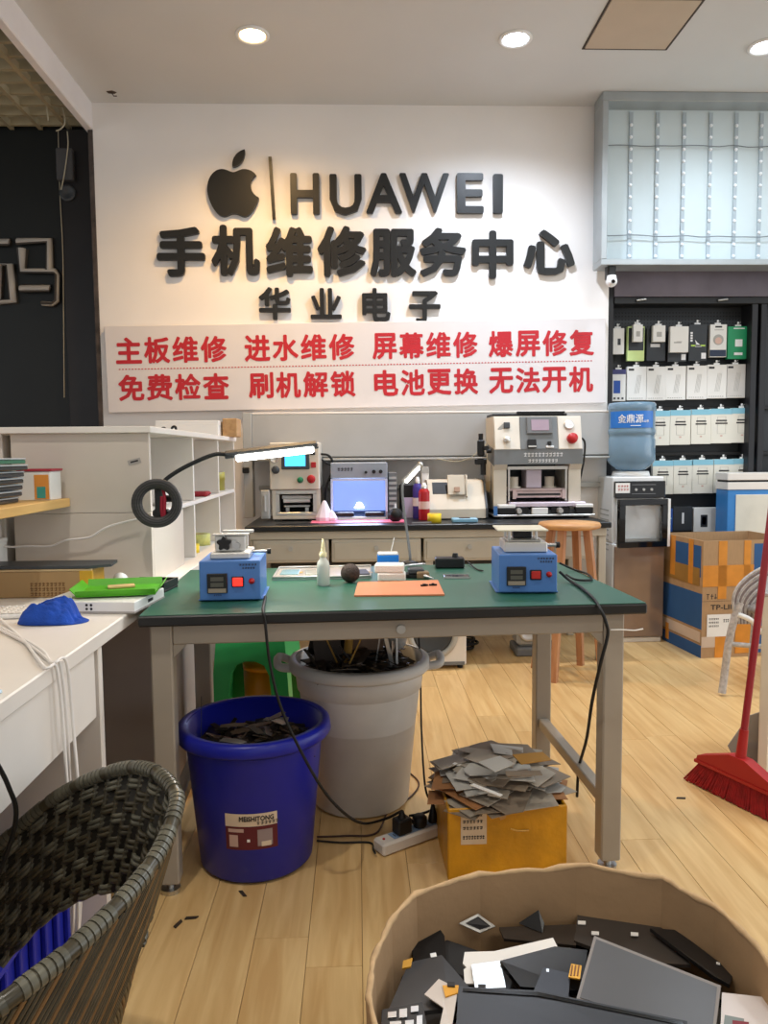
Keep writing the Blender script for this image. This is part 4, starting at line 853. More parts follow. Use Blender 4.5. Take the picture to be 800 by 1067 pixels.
# wooden stool
SW = wood('stool_pine', (214, 166, 112), (186, 134, 84), .45, stretch=(3, 3, 8))
SWR = wood('stool_leg_pine', (190, 142, 104), (166, 114, 80), .5, stretch=(14, 14, 1.5))
sc_ = V((at(593, 547, 3.84).x, 3.84, 0)); sh = .79
t = thing('wooden_stool', 'tall round wooden stool with four splayed legs before the bench', 'stool', sc_, rz=R(8))
part(t, 'seat', MB().lathe([(.0001, sh-.03), (.14, sh-.03), (.155, sh-.024), (.158, sh-.012), (.152, sh), (.0001, sh)], 40), SW)
for k in range(4):
    an = k*math.pi/2+math.pi/4; tx, ty = .095*math.cos(an), .095*math.sin(an); bx_, by_ = .185*math.cos(an), .185*math.sin(an)
    mb = MB(); d = V((bx_-tx, by_-ty, -(sh-.03))); a1 = V((math.cos(an), math.sin(an), 0)); a2 = V((-math.sin(an), math.cos(an), 0))
    vs = [V((tx, ty, sh-.031))+a1*i*.018+a2*j*.018 for i, j in ((-1, -1), (1, -1), (1, 1), (-1, 1))]+[V((bx_, by_, 0))+a1*i*.016+a2*j*.016 for i, j in ((-1, -1), (1, -1), (1, 1), (-1, 1))]
    mb.add(vs, [(0, 1, 2, 3), (7, 6, 5, 4), (0, 4, 5, 1), (1, 5, 6, 2), (2, 6, 7, 3), (3, 7, 4, 0)]); part(t, 'leg', mb, SWR)
    an2 = an+math.pi/2
    for z, f in ((.28, 1),) if k % 2 else ((.33, 1),):
        s1 = .095+(.185-.095)*(1-z/(sh-.03)); part(t, 'stretcher', MB().cyl((s1*math.cos(an), s1*math.sin(an), z), (s1*math.cos(an2), s1*math.sin(an2), z), .012, n=10), SWR)

# ================================================================== WATER DISPENSER + BOTTLE
Y = 4.46; a = D(637, 660, Y); xr = D(690, 660, Y).x; w = xr-a.x; h_ = D(660, 497, Y).z
t = thing('water_dispenser', 'white upright water dispenser with black framed open glass door', 'water dispenser', (a.x, Y, 0))
part(t, 'body', MB().box(0, w, .0, .30, .03, h_*.60, 0, .006).box(0, w, .02, .30, h_*.60, h_, 0, .006), WHITEP)
part(t, 'base', bx(.01, w-.01, -.004, .29, 0, .0295, bev=.003), WHITE)
part(t, 'lower_door', bx(.006, w-.003, -.014, -.0005, .035, h_*.585, bev=.004), mat('mirror_brown', (150, 128, 112), .12, .35, var=.12, scale=5))
part(t, 'control_panel', bx(.006, w-.002, -.012, .0195, h_*.875, h_*.975, bev=.004), GLOSSB)
part(t, 'label_print', bx(.008, w*.30, -.0132, -.0122, h_*.905, h_*.965), PAPER); part(t, 'print', marks(MB(), 4, .02, w*.28, h_*.94, .012, -.0133, rows=2, dz=.02), mat('red_print', (190, 70, 60), .6))
for k in range(3): part(t, 'button', MB().cyl((w*(.42+.15*k), -.012, h_*.925), (w*(.42+.15*k), -.016, h_*.925), .008, n=14), LGREY)
part(t, 'button_frame', MB().box(w*.34, w*.80, -.0128, -.0121, h_*.898, h_*.902).box(w*.34, w*.80, -.0128, -.0121, h_*.952, h_*.956), GREY)
vent = MB()
for k in range(9): vent.box(-.001, .0, .08, .24, .55+k*.03, .558+k*.03)
part(t, 'vent_slots', vent, LGREY, kind='stuff')
# open tap door, hinged at right
mb = MB(); hx = w-.004; mb.T = frame((hx, -.016, h_*.585), (-1, -.16, 0), (0, 0, 1))   # local x runs towards the left edge, normal faces back
DH, DW = h_*.285, w*1.0
door = part(t, 'door', mb.box(0, DW, .0, .035, -.03, 0, 0, .002).box(0, DW, DH-.035, DH, -.03, 0, 0, .002).box(0, .035, .0351, DH-.0351, -.03, 0, 0, .002).box(DW-.04, DW, .0351, DH-.0351, -.03, 0, 0, .002), [GLOSSB])
mb = MB(); mb.T = frame((hx, -.016, h_*.585), (-1, -.16, 0), (0, 0, 1)); part(door, 'window', mb.box(.0352, DW-.0402, .0352, DH-.0352, -.016, -.010), mat('smoke_glass', (225, 228, 228), .05, trans=1.0, alpha=.25))
mb = MB(); mb.T = frame((hx, -.016, h_*.585), (-1, -.16, 0), (0, 0, 1)); part(door, 'edge', mb.box(-.018, -.0005, .0, DH, -.03, .006, 0, .002), WHITEP)
part(t, 'tap_recess', bx(.02, w-.02, -.0, .0195, h_*.605, h_*.87), mat('recess_white', (214, 214, 212), .3))
part(t, 'tap', MB().cyl((w*.38, -.001, h_*.845), (w*.38, -.014, h_*.835), .012), ALU); part(t, 'tap', MB().cyl((w*.74, -.001, h_*.845), (w*.74, -.014, h_*.835), .012), ALU)
part(t, 'drip_tray', bx(.03, w-.03, -.013, -.0005, h_*.605, h_*.635, bev=.003), LGREY)
part(t, 'neck_ring', MB().lathe([(.06, 0), (.115, 0), (.105, .03), (.06, .03)], 32, c=(w/2, .15, h_+.0005), closed=True), WHITEP)
r = .142; bzh = D(657, 420, Y+.15).z-(h_+.031)
t = thing('water_bottle', 'big blue water bottle upside down on the dispenser', 'water bottle', (a.x+w/2, Y+.15, h_+.031))
prof = [(.05, 0), (.09, .012), (r*.93, .05), (r, .07), (r, bzh*.46), (r*.965, bzh*.48), (r*.965, bzh*.53), (r, bzh*.55), (r, bzh*.60), (r*.975, bzh*.62), (r*.975, bzh*.88), (r, bzh*.90), (r, bzh*.97), (r*.93, bzh), (.0001, bzh)]
part(t, 'shell', MB().lathe(prof, 48), mat('blue_polycarbonate', (150, 182, 205), .12, var=.05, trans=.45, alpha=.9))
LB = mat('label_blue', (38, 112, 196), .4)
N = 24; vs = []; fs = []; rl = r*.975+.002
for i in range(N+1):
    th = R(-90)+R(-80+120*i/N)
    for z in (bzh*.63, bzh*.87): vs.append((rl*math.cos(th), rl*math.sin(th), z))
fs = [(2*i, 2*i+2, 2*i+3, 2*i+1) for i in range(N)]
lb = part(t, 'label', MB().add(vs, fs, 0, True), LB)
def bend(me, R_):      # wraps a flat text mesh around a vertical cylinder facing -y
    me = me.copy()
    for v in me.vertices: th = R(-90)+v.co.x/R_; rr = R_+v.co.z; v.co = (rr*math.cos(th), rr*math.sin(th), v.co.y)
    return me
tx = bend(text_mesh('金鼎源', .15, .052, .001, WINK, .01), rl+.0005); part(lb, 'lettering', tx, None, loc=(0, 0, bzh*.76)).rotation_euler = (0, 0, R(-22))
tx = bend(text_mesh('山泉', .035, .016, .001, WINK, .0), rl+.0005); o = part(lb, 'lettering', tx, None, loc=(0, 0, bzh*.725)); o.rotation_euler = (0, 0, R(17))
mk = MB(); 
for k in range(5): mk.box(-.03+k*.015, -.022+k*.015, -.0006, 0, 0, .006)
me = MB(); part(lb, 'lettering', bend(text_mesh('———', .06, .004, .001, WINK), rl+.0005), None, loc=(0, 0, bzh*.66)).rotation_euler = (0, 0, R(-10))

# blue and white cabinet behind the carton
Y = 4.66; a = D(757, 560, Y); zt_ = D(757, 493, Y).z
t = thing('blue_cabinet', 'blue counter cabinet with white top and cream inset panel', 'cabinet', (a.x, Y, 0)); w = 1.0
CBL = mat('cabinet_blue', (58, 130, 196), .4)
part(t, 'body', bx(0, w, 0, .155, .02, zt_-.105, bev=.003), CBL)
part(t, 'top', bx(-.006, w, -.006, .16, zt_-.045, zt_, bev=.003), WHITE); part(t, 'band', bx(-.004, w, -.004, .158, zt_-.1045, zt_-.058, bev=.002), WHITE); part(t, 'dark_line', bx(.004, w-.004, .004, .15, zt_-.0575, zt_-.0455), INK)  # thin dark line between the white top and the band
for x in (.05, .36, .67): part(t, 'inset_panel', bx(x, x+.24, -.006, -.0005, .3, zt_-.135, bev=.002), mat('cream_panel', (216, 212, 198), .5))

# TP-LINK carton
n0 = G(730, 686, 0); ang = R(5)
t = thing('blue_carton', 'tall open blue and brown carton patched with orange packing tape', 'box', (n0.x, n0.y, 0), rz=ang)
hb = .655; wx, dy = .56, .46; th = .008
CBX = mat('carton_blue', (44, 88, 140), .7, var=.08)
OT = mat('orange_tape', (214, 140, 50), .35, var=.1, scale=14)
WT = mat('clear_tape', (206, 186, 168), .3)
part(t, 'front_wall', bx(0, wx, 0, th, 0, hb), CARD); part(t, 'left_wall', bx(0, th, th+.0005, dy-th, 0, hb), CARD); part(t, 'back_wall', bx(0, wx, dy-th+.0005, dy, 0, hb), CARD); part(t, 'right_wall', bx(wx-th, wx, th+.0005, dy-th, 0, hb), CARD)
part(t, 'bottom', bx(th+.001, wx-th-.001, th+.001, dy-th-.001, .001, .01), CARD)
for a_ in ((.30, wx-.001, -.001, 0, .47, hb-.02), (.30, wx-.001, -.001, 0, .02, .12), (.28, wx-.001, -.001, 0, .17, .24), (-.001, 0, .0, dy-.02, .16, .36), (-.001, 0, .02, dy-.12, .45, hb-.03), (-.001, 0, .0, dy-.02, .0, .07)): part(t, 'blue_print', bx(*a_), CBX)
for a_ in ((.09, .14, .33, hb-.0), (.0, .30, .40, .52), (.24, .28, .42, hb), (.08, .15, .0, .24), (.2, .29, .02, .26), (.36, .42, .42, .64)): part(t, 'packing_tape', bx(a_[0], a_[1], -.0026, -.0011, a_[2]+.001, a_[3]-.001), OT)
for a_ in ((.10, .15, .40, hb), (.30, .36, .42, hb), (.36, .40, .02, .12)): part(t, 'packing_tape', bx(-.0026, -.0011, a_[0], a_[1], a_[2], a_[3]-.001), OT)
part(t, 'packing_tape', bx(-.0025, -.0012, .03, dy-.01, .40, .50), mat('brown_tape', (160, 120, 60), .35, var=.2)); part(t, 'clear_tape_band', bx(-.0024, -.0011, .01, dy-.01, .085, .145), WT); part(t, 'clear_tape_band', bx(.0, .09, -.0022, -.0011, .06, .12), WT)
part(t, 'shipping_label', bx(.03, .17, -.0032, -.0027, .12, .245), PAPER); part(t, 'print', marks(marks(MB(), 6, .04, .10, .215, .01, -.0033, rows=3, dz=.02), 3, .125, .16, .20, .018, -.0033), INK)
part(t, 'lettering', text_mesh('TP-LINK', .19, .028, .001, INK, .012), None, mw=frame((.145, -.0002, .285), (1, 0, 0), (0, 0, 1)))
ic = MB()
for k, x in enumerate((.03, .055, .075, .10, .13)): ic.box(x, x+.004, -.0006, 0, .33, .36); ic.box(x-.005, x+.012, -.0006, 0, .356-.01*(k % 3), .360-.01*(k % 3))
ic.box(.0, wx, -.0006, 0, .318, .3195); part(t, 'print', ic, INK)

# grey wicker chair at the right
WK = mat('grey_wicker', (178, 172, 168), .6, var=.25, scale=60); WK2 = mat('brown_wicker', (128, 116, 112), .6, var=.2, scale=60)
Y = 3.45; q = G(752, 725, 0)
t = thing('wicker_armchair', 'pale grey wicker armchair standing before the blue carton', 'chair', (q.x, q.y, 0))
def loc(px, py, Y): return D(px, py, Y)-V((q.x, q.y, 0))
part(t, 'leg', MB().tube([(0, 0, .012), loc(755, 700, Y), loc(759, 670, Y), loc(765, 645, Y), loc(771, 628, Y)], .017, 10, sub=6), WK)
part(t, 'leg', MB().tube([(.52, -.08, .012), (.5, -.06, .2), (.48, -.04, .38)], .017, 10, sub=4), WK); part(t, 'leg', MB().tube([(.36, .42, .012), (.36, .4, .2), (.36, .38, .38)], .017, 10, sub=4), WK); part(t, 'leg', MB().tube([(.62, .36, .012), (.6, .35, .2), (.58, .33, .38)], .017, 10, sub=4), WK)
for k in range(13):
    f = k/12; o0, o1 = [(766, 650), (764, 622), (776, 603), (800, 589), (830, 583)], [(786, 650), (790, 640), (799, 630), (812, 624), (830, 620)]
    part(t, 'strand', MB().tube([loc(a_[0]*(1-f)+b_[0]*f, a_[1]*(1-f)+b_[1]*f, Y+.16*f) for a_, b_ in zip(o0, o1)], .0068, 6, sub=6), WK if k % 2 == 0 else WK2)
part(t, 'seat', MB().lathe([(.0001, .37), (.22, .37), (.245, .385), (.235, .41), (.0001, .415)], 32, c=(.40, .15, 0)), WK)
part(t, 'seat_rail', MB().tube([loc(768, 640, Y-.01), loc(782, 646, Y-.01), loc(800, 660, Y), (.42, .0, .36)], .012, 8, sub=4), WHITEP)
part(t, 'stretcher', MB().tube([loc(759, 671, Y), (.25, -.03, .235), (.5, -.06, .24)], .012, 8, sub=4), WK)
single('folded_cloth', MB().box(-.09, .09, -.06, .08, 0, .03, 0, .012).box(-.085, .085, -.062, .075, .031, .05, 1, .01), [mat('crimson_cloth', (150, 30, 50), .8), mat('white_cloth', (226, 222, 220), .9)], 'folded white and crimson cloth on the wicker armchair seat', 'cloth', (q.x+.34, q.y+.14, .417))
# cream cabinet at the right edge
t = thing('cream_board', 'narrow cream board standing upright behind the red broom', 'board', (1.372, 2.5, 0), rz=R(-31))
part(t, 'board', bx(0, .03, 0, .4, .012, .655, bev=.003), mat('cabinet_cream', (224, 216, 196), .5)); part(t, 'top_cap', bx(-.002, .032, -.002, .402, .6555, .668, bev=.002), ALU)
part(t, 'foot', bx(-.06, .09, .03, .07, 0, .0115, bev=.003), GREY); part(t, 'foot', bx(-.06, .09, .33, .37, 0, .0115, bev=.003), GREY)
# dustpan
q = G(772, 806, 0)
t = thing('dustpan', 'grey translucent dustpan standing behind the broom head', 'dustpan', (q.x+.01, q.y+.03, 0))
DP = mat('dustpan_grey', (150, 148, 150), .25, alpha=.75)
part(t, 'pan', MB().prism([(0, 0), (.16, 0), (.16, .24), (.03, .20), (-.045, .09)], 0, .004, ax='y').box(0, .16, .004, .06, 0, .004), DP); part(t, 'pan_side', MB().prism([(.0045, 0), (.06, .0), (.06, .06), (.0045, .11)], .155, .16, ax='x'), DP)
part(t, 'handle', MB().cyl((.1, .012, .1), (.12, .03, .55), .009), BLACK)
# broom
A = G(714, 812, 0); B = G(800, 855, 0); d = (B-A).normalized(); A = A+V((0, 0, 0)); nrm = V((-d.y, d.x, 0)); Lb = .40
BRD = mat('broom_red', (168, 30, 30), .45); BRB = mat('broom_bristle', (150, 24, 26), .7, var=.3, scale=40)
t = thing('broom', 'red plastic broom standing on its bristles on the floor', 'broom', A)
bm = MB(); rr = random.Random(5)
for i in range(64):
    f = i/63
    for k in range(5):
        c0 = d*(.05+(Lb-.1)*f)+nrm*(.02*(k/4-.5)+.03)+V((0, 0, .10-.055*abs(f-.5)**1.5))
        c1 = d*(Lb*f+rr.uniform(-.004, .004))+nrm*(.075*(k/4-.5)+.03)+V((0, 0, .001+rr.random()*.004))
        bm.cyl(c0, c1, .0022, .0035, 4, caps=False, sm=False)
part(t, 'bristles', bm, BRB, kind='stuff')
capm = MB(); capm.T = Matrix(((d.x, nrm.x, 0, nrm.x*.03), (d.y, nrm.y, 0, nrm.y*.03), (0, 0, 1, 0), (0, 0, 0, 1)))
capm.prism([(.035, .085), (Lb-.035, .085), (Lb-.04, .10), (Lb/2+.03, .15), (Lb/2-.03, .15), (.04, .10)], -.02, .02, ax='y').box(.03, Lb-.03, -.024, .024, .075, .085)
part(t, 'head_cap', capm, BRD)
hp = d*(Lb/2)+nrm*.03+V((0, 0, .14)); ht = D(802, 545, 2.42)-A; hd = (ht-hp).normalized()
part(t, 'socket', MB().cyl(hp, hp+hd*.10, .017, .014), BRD); part(t, 'handle', MB().cyl(hp+hd*.02, hp+hd*1.15, .0115, n=16), mat('handle_red', (150, 34, 46), .35)); part(t, 'grip_cap', MB().cyl(hp+hd*1.15, hp+hd*1.2, .0125, .010, 16), BRD)

# ================================================================== GREEN WORK TABLE
TR = R(2.7); T0 = V((-.552, 1.886, 0)); TW, TD, TZ = 1.315, .76, .752
TM = Matrix.Translation(T0) @ Matrix.Rotation(TR, 4, 'Z')
t = thing('green_work_table', 'work table with dark green top, black edge and grey steel legs', 'table', T0, rz=TR)
GTOP = mat('green_laminate', (38, 92, 74), .42, var=.12, scale=3)
TLEG = mat('grey_steel_paint', (160, 151, 138), .45, var=.06)
part(t, 'table_top', MB().box(0, TW, 0, TD, TZ-.03, TZ-.0022, 0, .004), mat('black_table_edge', (26, 27, 28), .4))
part(t, 'green_surface', bx(.003, TW-.003, .003, TD-.003, TZ-.0021, TZ, bev=.0008), GTOP)
lx, ly = (.022, TW-.105), (.03, TD-.09)
for x in lx:
    for y in ly:
        lg_ = part(t, 'leg', bx(x, x+.055, y, y+.055, .03, TZ-.031, bev=.004), TLEG); part(lg_, 'foot', MB().cyl((x+.027, y+.027, 0), (x+.027, y+.027, .012), .026).cyl((x+.027, y+.027, .012), (x+.027, y+.027, .0295), .01), STEEL)
    part(t, 'side_stretcher', bx(x+.01, x+.045, ly[0]+.0555, ly[1]-.0005, .17, .205, bev=.003), TLEG)
    part(t, 'side_rail', bx(x+.005, x+.05, ly[0]+.0555, ly[1]-.0005, TZ-.085, TZ-.031, bev=.003), TLEG)
for y in ly: part(t, 'rail', bx(lx[0]+.0555, lx[1]-.0005, y+.005, y+.05, TZ-.085, TZ-.031, bev=.003), TLEG)
part(t, 'gusset', MB().prism([(lx[0]+.0555, TZ-.0855), (lx[0]+.0555, TZ-.12), (lx[0]+.09, TZ-.0855)], ly[0]+.01, ly[0]+.045, ax='y'), TLEG); part(t, 'gusset', MB().prism([(lx[1]-.0005, TZ-.0855), (lx[1]-.0005, TZ-.12), (lx[1]-.035, TZ-.0855)], ly[0]+.01, ly[0]+.045, ax='y'), TLEG)
for f in (.505,): part(t, 'bolt', MB().cyl((TW*f-(.0 if f < .55 else -.05), ly[0]+.0045, TZ-.06 if f < .55 else TZ-.06), (TW*f-(.0 if f < .55 else -.05), ly[0]-.001, TZ-.06), .012, n=16), LGREY)
def T(px, py): g = G(px, py, TZ); return V((g.x, g.y, TZ))
# heaters
def heater(px0, px1, py, label, rz, lit, plate, grp):
    c = T((px0+px1)/2, py); w = (px1-px0)*c.y/F*.985
    t = thing('screen_heater', label, 'screen heater', (c.x, c.y, TZ), rz=rz, group=grp)
    dpt, hh = .20, .112; x0, x1 = -w/2, w/2
    part(t, 'base_flange', bx(x0-.007, x1+.007, .02, dpt+.006, 0.0005, .004, bev=.001), BLUEM)
    part(t, 'case', bx(x0, x1, 0, dpt, .0045, hh, bev=.0025), BLUEM)
    dp = part(t, 'controller', bx(x0+w*.13, x0+w*.46, -.008, -.0003, hh*.22, hh*.70, bev=.0015), BLACK)
    part(dp, 'digits', MB().box(x0+w*.19, x0+w*.40, -.0085, -.0081, hh*.52, hh*.62).box(x0+w*.19, x0+w*.40, -.0085, -.0081, hh*.38, hh*.48), mat('dim_digits', (86, 84, 76), .5)); part(dp, 'keys', MB().box(x0+w*.15, x0+w*.44, -.0092, -.0081, hh*.24, hh*.34), mat('key_tan', (150, 138, 122), .5))
    sw = part(t, 'power_switch', bx(x0+w*.53, x0+w*.73, -.005, -.0003, hh*.36, hh*.62, bev=.002), BLACK)
    part(sw, 'rocker', bx(x0+w*.55, x0+w*.71, -.009, -.0051, hh*.39, hh*.59, bev=.002), mat('rocker_lit', (230, 30, 30), .35, emit=2.2, ecol=(255, 30, 20)) if lit else mat('rocker_off', (190, 36, 30), .35))
    rm = MB(); rm.T = frame((x0+w*.86, -.0004, hh*.50), (1, 0, 0), (0, 0, 1)); part(t, 'pump_button', rm.lathe([(.008, 0), (.008, .004), (.0055, .0045), (.0055, .010), (.0001, .011)], 18), RED)
    part(t, 'print', marks(marks(MB(), 6, x0+w*.65, x0+w*.95, hh*.88, .005, -.0004, seed=2), 5, x0+w*.7, x0+w*.92, hh*.80, .005, -.0004, seed=3), INK)
    part(t, 'print', marks(MB(), 4, x0+w*.23, x0+w*.36, hh*.15, .004, -.0004, seed=5), INK)
    if plate:   # bare plate lifted on four pins
        part(t, 'clamp_base', MB().box(x0+.02, x1-.02, .04, .17, hh+.0005, hh+.03, 0, .003).box(x0+.03, x1-.035, .05, .16, hh+.0305, hh+.036, 0, .002), ALU)
        for x in (x0+.035, x1-.05):
            for y in (.055, .15): part(t, 'pin', MB().cyl((x, y, hh+.0365), (x, y, hh+.062), .004, n=10), STEEL)
        part(t, 'vacuum_block', bx(-.03, .025, .09, .12, hh+.0365, hh+.06, bev=.003), BLACK)
        part(t, 'heat_plate', bx(x0+.0, x1-.02, .03, .175, hh+.0625, hh+.067, bev=.001), mat('pale_plate', (222, 218, 196), .35))
        part(t, 'side_screw', MB().cyl((x1-.02, .1, hh+.015), (x1+.015, .1, hh+.015), .005), STEEL); part(t, 'screw_knob', MB().cyl((x1+.015, .1, hh+.015), (x1+.026, .1, hh+.015), .009, n=14), BLACK)
    else:
        part(t, 'clamp_base', bx(x0+.025, x1-.03, .03, .17, hh+.0005, hh+.018, bev=.003), ALU)
        part(t, 'slide_frame', bx(x0+.035, x1-.045, .06, .068, hh+.0185, hh+.062, bev=.002), ALU); part(t, 'slide_frame', bx(x0+.035, x1-.045, .14, .148, hh+.0185, hh+.062, bev=.002), ALU)
        part(t, 'top_bar', MB().box(x0+.03, x1-.035, .056, .075, hh+.0625, hh+.068, 0, .001).box(x0+.045, x1-.03, .135, .155, hh+.0625, hh+.070, 0, .001), ALU)
        kn = MB(); star = []
        for i in range(40):
            a_ = 2*math.pi*i/40; star.append((x0+.062+(.017+.0035*math.cos(5*a_-math.pi*2.5))*math.cos(a_), hh+.042+(.017+.0035*math.cos(5*a_-math.pi*2.5))*math.sin(a_)))
        part(t, 'star_knob', kn.prism(star, .040, .0595, ax='y'), BLACK)
        part(t, 'spring_screw', MB().cyl((x0+.095, .045, hh+.035), (x0+.095, .0595, hh+.035), .010).cyl((x0+.088, .05, hh+.045), (x0+.088, .0595, hh+.045), .007), STEEL)
        part(t, 'side_screw', MB().cyl((x1-.03, .1, hh+.012), (x1+.012, .1, hh+.012), .004), STEEL); part(t, 'screw_knob', MB().cyl((x1+.012, .1, hh+.012), (x1+.022, .1, hh+.012), .008, n=14), BLACK)
    return t
heater(208, 272, 627, 'blue screen heater with lit red switch and star knob on table', R(2), True, False, 'blue heaters on the green table')
heater(519, 581, 619, 'blue screen heater with a raised pale plate on top', R(-4), False, True, 'blue heaters on the green table')
# bottle
c = T(337, 610)
t = thing('squeeze_bottle', 'white translucent squeeze bottle with pointed tip on table', 'bottle', c)
part(t, 'bottle_body', MB().lathe([(.017, 0), (.0195, .003), (.0195, .062), (.0175, .072), (.010, .082), (.010, .088)], 28), mat('milky_plastic', (216, 218, 208), .35, var=.02, alpha=.93)); part(t, 'cap', MB().lathe([(.0115, .0885), (.0115, .1), (.008, .102), (.006, .116), (.0025, .142), (.0001, .143)], 20), mat('tip_cream', (226, 216, 170), .4))
c = T(365, 607)
t = thing('dark_ball', 'dark brown round wire ball on the green table', 'ball', c)
part(t, 'core', MB().sphere((0, 0, .030), .029, 28, 18), mat('dark_brown', (58, 46, 40), .7, var=.4, scale=60, bump=.6, bscale=160))
for k in range(6):
    a_ = k*.55; part(t, 'thread', MB().tube([(.0293*math.cos(u)*math.cos(a_), .0293*math.cos(u)*math.sin(a_), .030+.0293*math.sin(u)) for u in [i*math.pi/12 for i in range(24)]], .0006, 4, closed=True), mat('thread_brown', (76, 62, 54), .7))
# sponges, blue box
c = T(408, 606); SPG = mat('white_sponge', (232, 230, 222), .9, bump=.3, bscale=200)
single('sponge_block', MB().box(-.044, .044, 0, .055, 0, .026, 0, .004), SPG, 'white sponge block lying under another sponge', 'sponge', c, rz=R(-3))
single('sponge_block', MB().box(-.046, .046, 0, .058, 0, .026, 0, .004), SPG, 'white sponge block on top of another sponge', 'sponge', (c.x-.008, c.y+.002, TZ+.0265), rz=R(-6))
c = T(405, 598)
t = thing('blue_pad_box', 'small bright blue box behind the white sponges', 'box', (c.x, c.y+.04, TZ))
part(t, 'sleeve', bx(-.036, .036, 0, .05, 0.0005, .056, bev=.002), mat('bright_blue', (22, 116, 206), .4)); part(t, 'pad_stack', bx(-.034, .034, .002, .048, .0565, .064, bev=.002), WHITEP)
single('swab_stick', MB().cyl((0, 0, .0), (.012, .0, .05), .0015), WHITEP, 'thin white stick leaning out of the blue box', 'stick', (c.x+.01, c.y+.06, TZ+.0645))
# orange pad
q0 = [T(*p) for p in ((369, 622), (463, 621), (456, 606), (373, 608))]; cc = sum(q0, V())/4
single('orange_pad', MB().prism([(p.x-cc.x, p.y-cc.y) for p in q0], .0006, .005), mat('orange_rubber', (206, 128, 88), .6, var=.05), 'flat orange rubber work pad on the green table', 'work pad', (cc.x, cc.y, TZ))
for i, (px, py, rz) in enumerate(((442, 612.5, 25), (451, 612, -5))):
    p = T(px, py); single('rubber_piece', MB().box(-.012, .012, -.003, .003, 0, .005, 0, .001).box(-.004, .004, -.004, .004, .0051, .007), BLACKR, ('crooked small black rubber piece on the orange pad', 'straight small black rubber piece on the orange pad')[i], 'rubber piece', (p.x, p.y, TZ+.0055), rz=R(rz))
# screen tray
q0 = [T(*p) for p in ((284, 605), (386, 603), (386, 592), (291, 594))]; cc = sum(q0, V())/4
t = thing('screen_tray', 'shallow silver tray holding phone screens behind the bottle', 'tray', (cc.x, cc.y, TZ))
part(t, 'tray', MB().prism([(p.x-cc.x, p.y-cc.y) for p in q0], .0006, .006), ALU); part(t, 'rim', MB().tube([(p.x-cc.x, p.y-cc.y, .009) for p in q0], .004, 6, closed=True), ALU)
for i, (px, m, lab) in enumerate(((303, mat('teal_screen', (130, 160, 164), .15), 'pale teal phone screen lying at the end of silver tray'), (328, mat('grey_screen', (170, 170, 160), .15), 'pale grey phone screen in the middle of silver tray'), (375, BLACK, 'dark phone frame at the sponge end of silver tray'))):
    p = T(px, 598.5); t = thing('phone_screen', lab, 'phone screen', (p.x, p.y, TZ+.0065), rz=R(4*i)); part(t, 'glass', bx(-.032, .028, -.05, .05, 0, .003, bev=.001), m); part(t, 'flex_cable', bx(.0285, .04, -.02, .01, .0, .001), mat('flex_tan', (180, 150, 90), .5))
# clutter
p = T(432, 602)
t = thing('tool_holder', 'black desk clip tangle with tweezers and brass connector', 'tool', p)
part(t, 'base', MB().cyl((0, .02, 0.0005), (0, .02, .012), .035, n=24), BLACK); part(t, 'bracket', MB().box(-.02, .03, -.01, .05, .0125, .03, 0, .004), DGREY)
part(t, 'connector', MB().box(.005, .045, -.03, .01, .0, .022, 0, .003), mat('brass_dull', (140, 120, 92), .4, .6)); part(t, 'tip', MB().cyl((.03, -.03, .01), (.055, -.055, .006), .006, .002, 10), STEEL)
for k in range(3): part(t, 'tweezer', MB().cyl((-.04+.01*k, .03+.01*k, .034), (.04, .05+.008*k, .036), .002, n=8), STEEL)
# goose neck usb lamp
p = T(427, 588)
t = thing('goose_neck_lamp', 'slim grey goose neck lamp with short white light head', 'lamp', p)
part(t, 'base', MB().lathe([(.0001, .0005), (.03, .0005), (.03, .008), (.01, .014), (.0001, .014)], 24), BLACK)
part(t, 'goose_neck', MB().tube([V((0, 0, .014)), D(427, 578, p.y)-p, D(424, 555, p.y+.02)-p, D(420, 525, p.y+.03)-p, D(419, 507, p.y+.03)-p, D(421, 502, p.y+.03)-p], .0048, 8, sub=8), GREY)
a_, b2 = D(421, 502, p.y+.02)-p, D(436, 486, p.y+.02)-p; ax = (b2-a_).normalized(); Ln = (b2-a_).length
mb = MB(); mb.T = frame(a_, ax, (0, 0, 1)); part(t, 'lamp_head', mb.box(-.004, Ln+.004, -.001, .009, -.009, .009, 0, .003), LGREY)
mb = MB(); mb.T = frame(a_, ax, (0, 0, 1)); part(t, 'led_tube', mb.box(.002, Ln-.002, -.010, -.0011, -.008, .014, 0, .003), mat('led_white', (255, 255, 250), .4, emit=9, ecol=(255, 252, 240)))
part(t, 'end_cap', MB().sphere(b2+ax*.008, .0105, 16, 10), ALU)
# black box with knob, loose screen
p = T(470, 594)
t = thing('speed_controller', 'flat black control box with a round knob on table', 'controller', (p.x, p.y+.03, TZ), rz=R(-3))
part(t, 'case', bx(-.05, .05, 0, .06, .0005, .036, bev=.004), BLACK); part(t, 'knob', MB().cyl((.02, .03, .0365), (.02, .03, .05), .011, .009, 16), BLACK)
p = T(476, 603)
t = thing('phone_screen', 'loose dark glass phone screen lying before control box', 'phone screen', p, rz=R(-4)); part(t, 'glass', bx(-.04, .04, 0, .055, .0006, .005, bev=.001), SCR); part(t, 'rim', MB().box(-.042, .042, -.002, .0, .0006, .006).box(-.042, .042, .055, .057, .0006, .006), LGREY)
cable('thin_black_cable', [T(487, 588)+V((0, 0, .01)), T(496, 594)+V((0, 0, .004)), T(503, 596)+V((0, 0, .004))], .0025, BLACKR, 'short thin black cable between control box and heater')
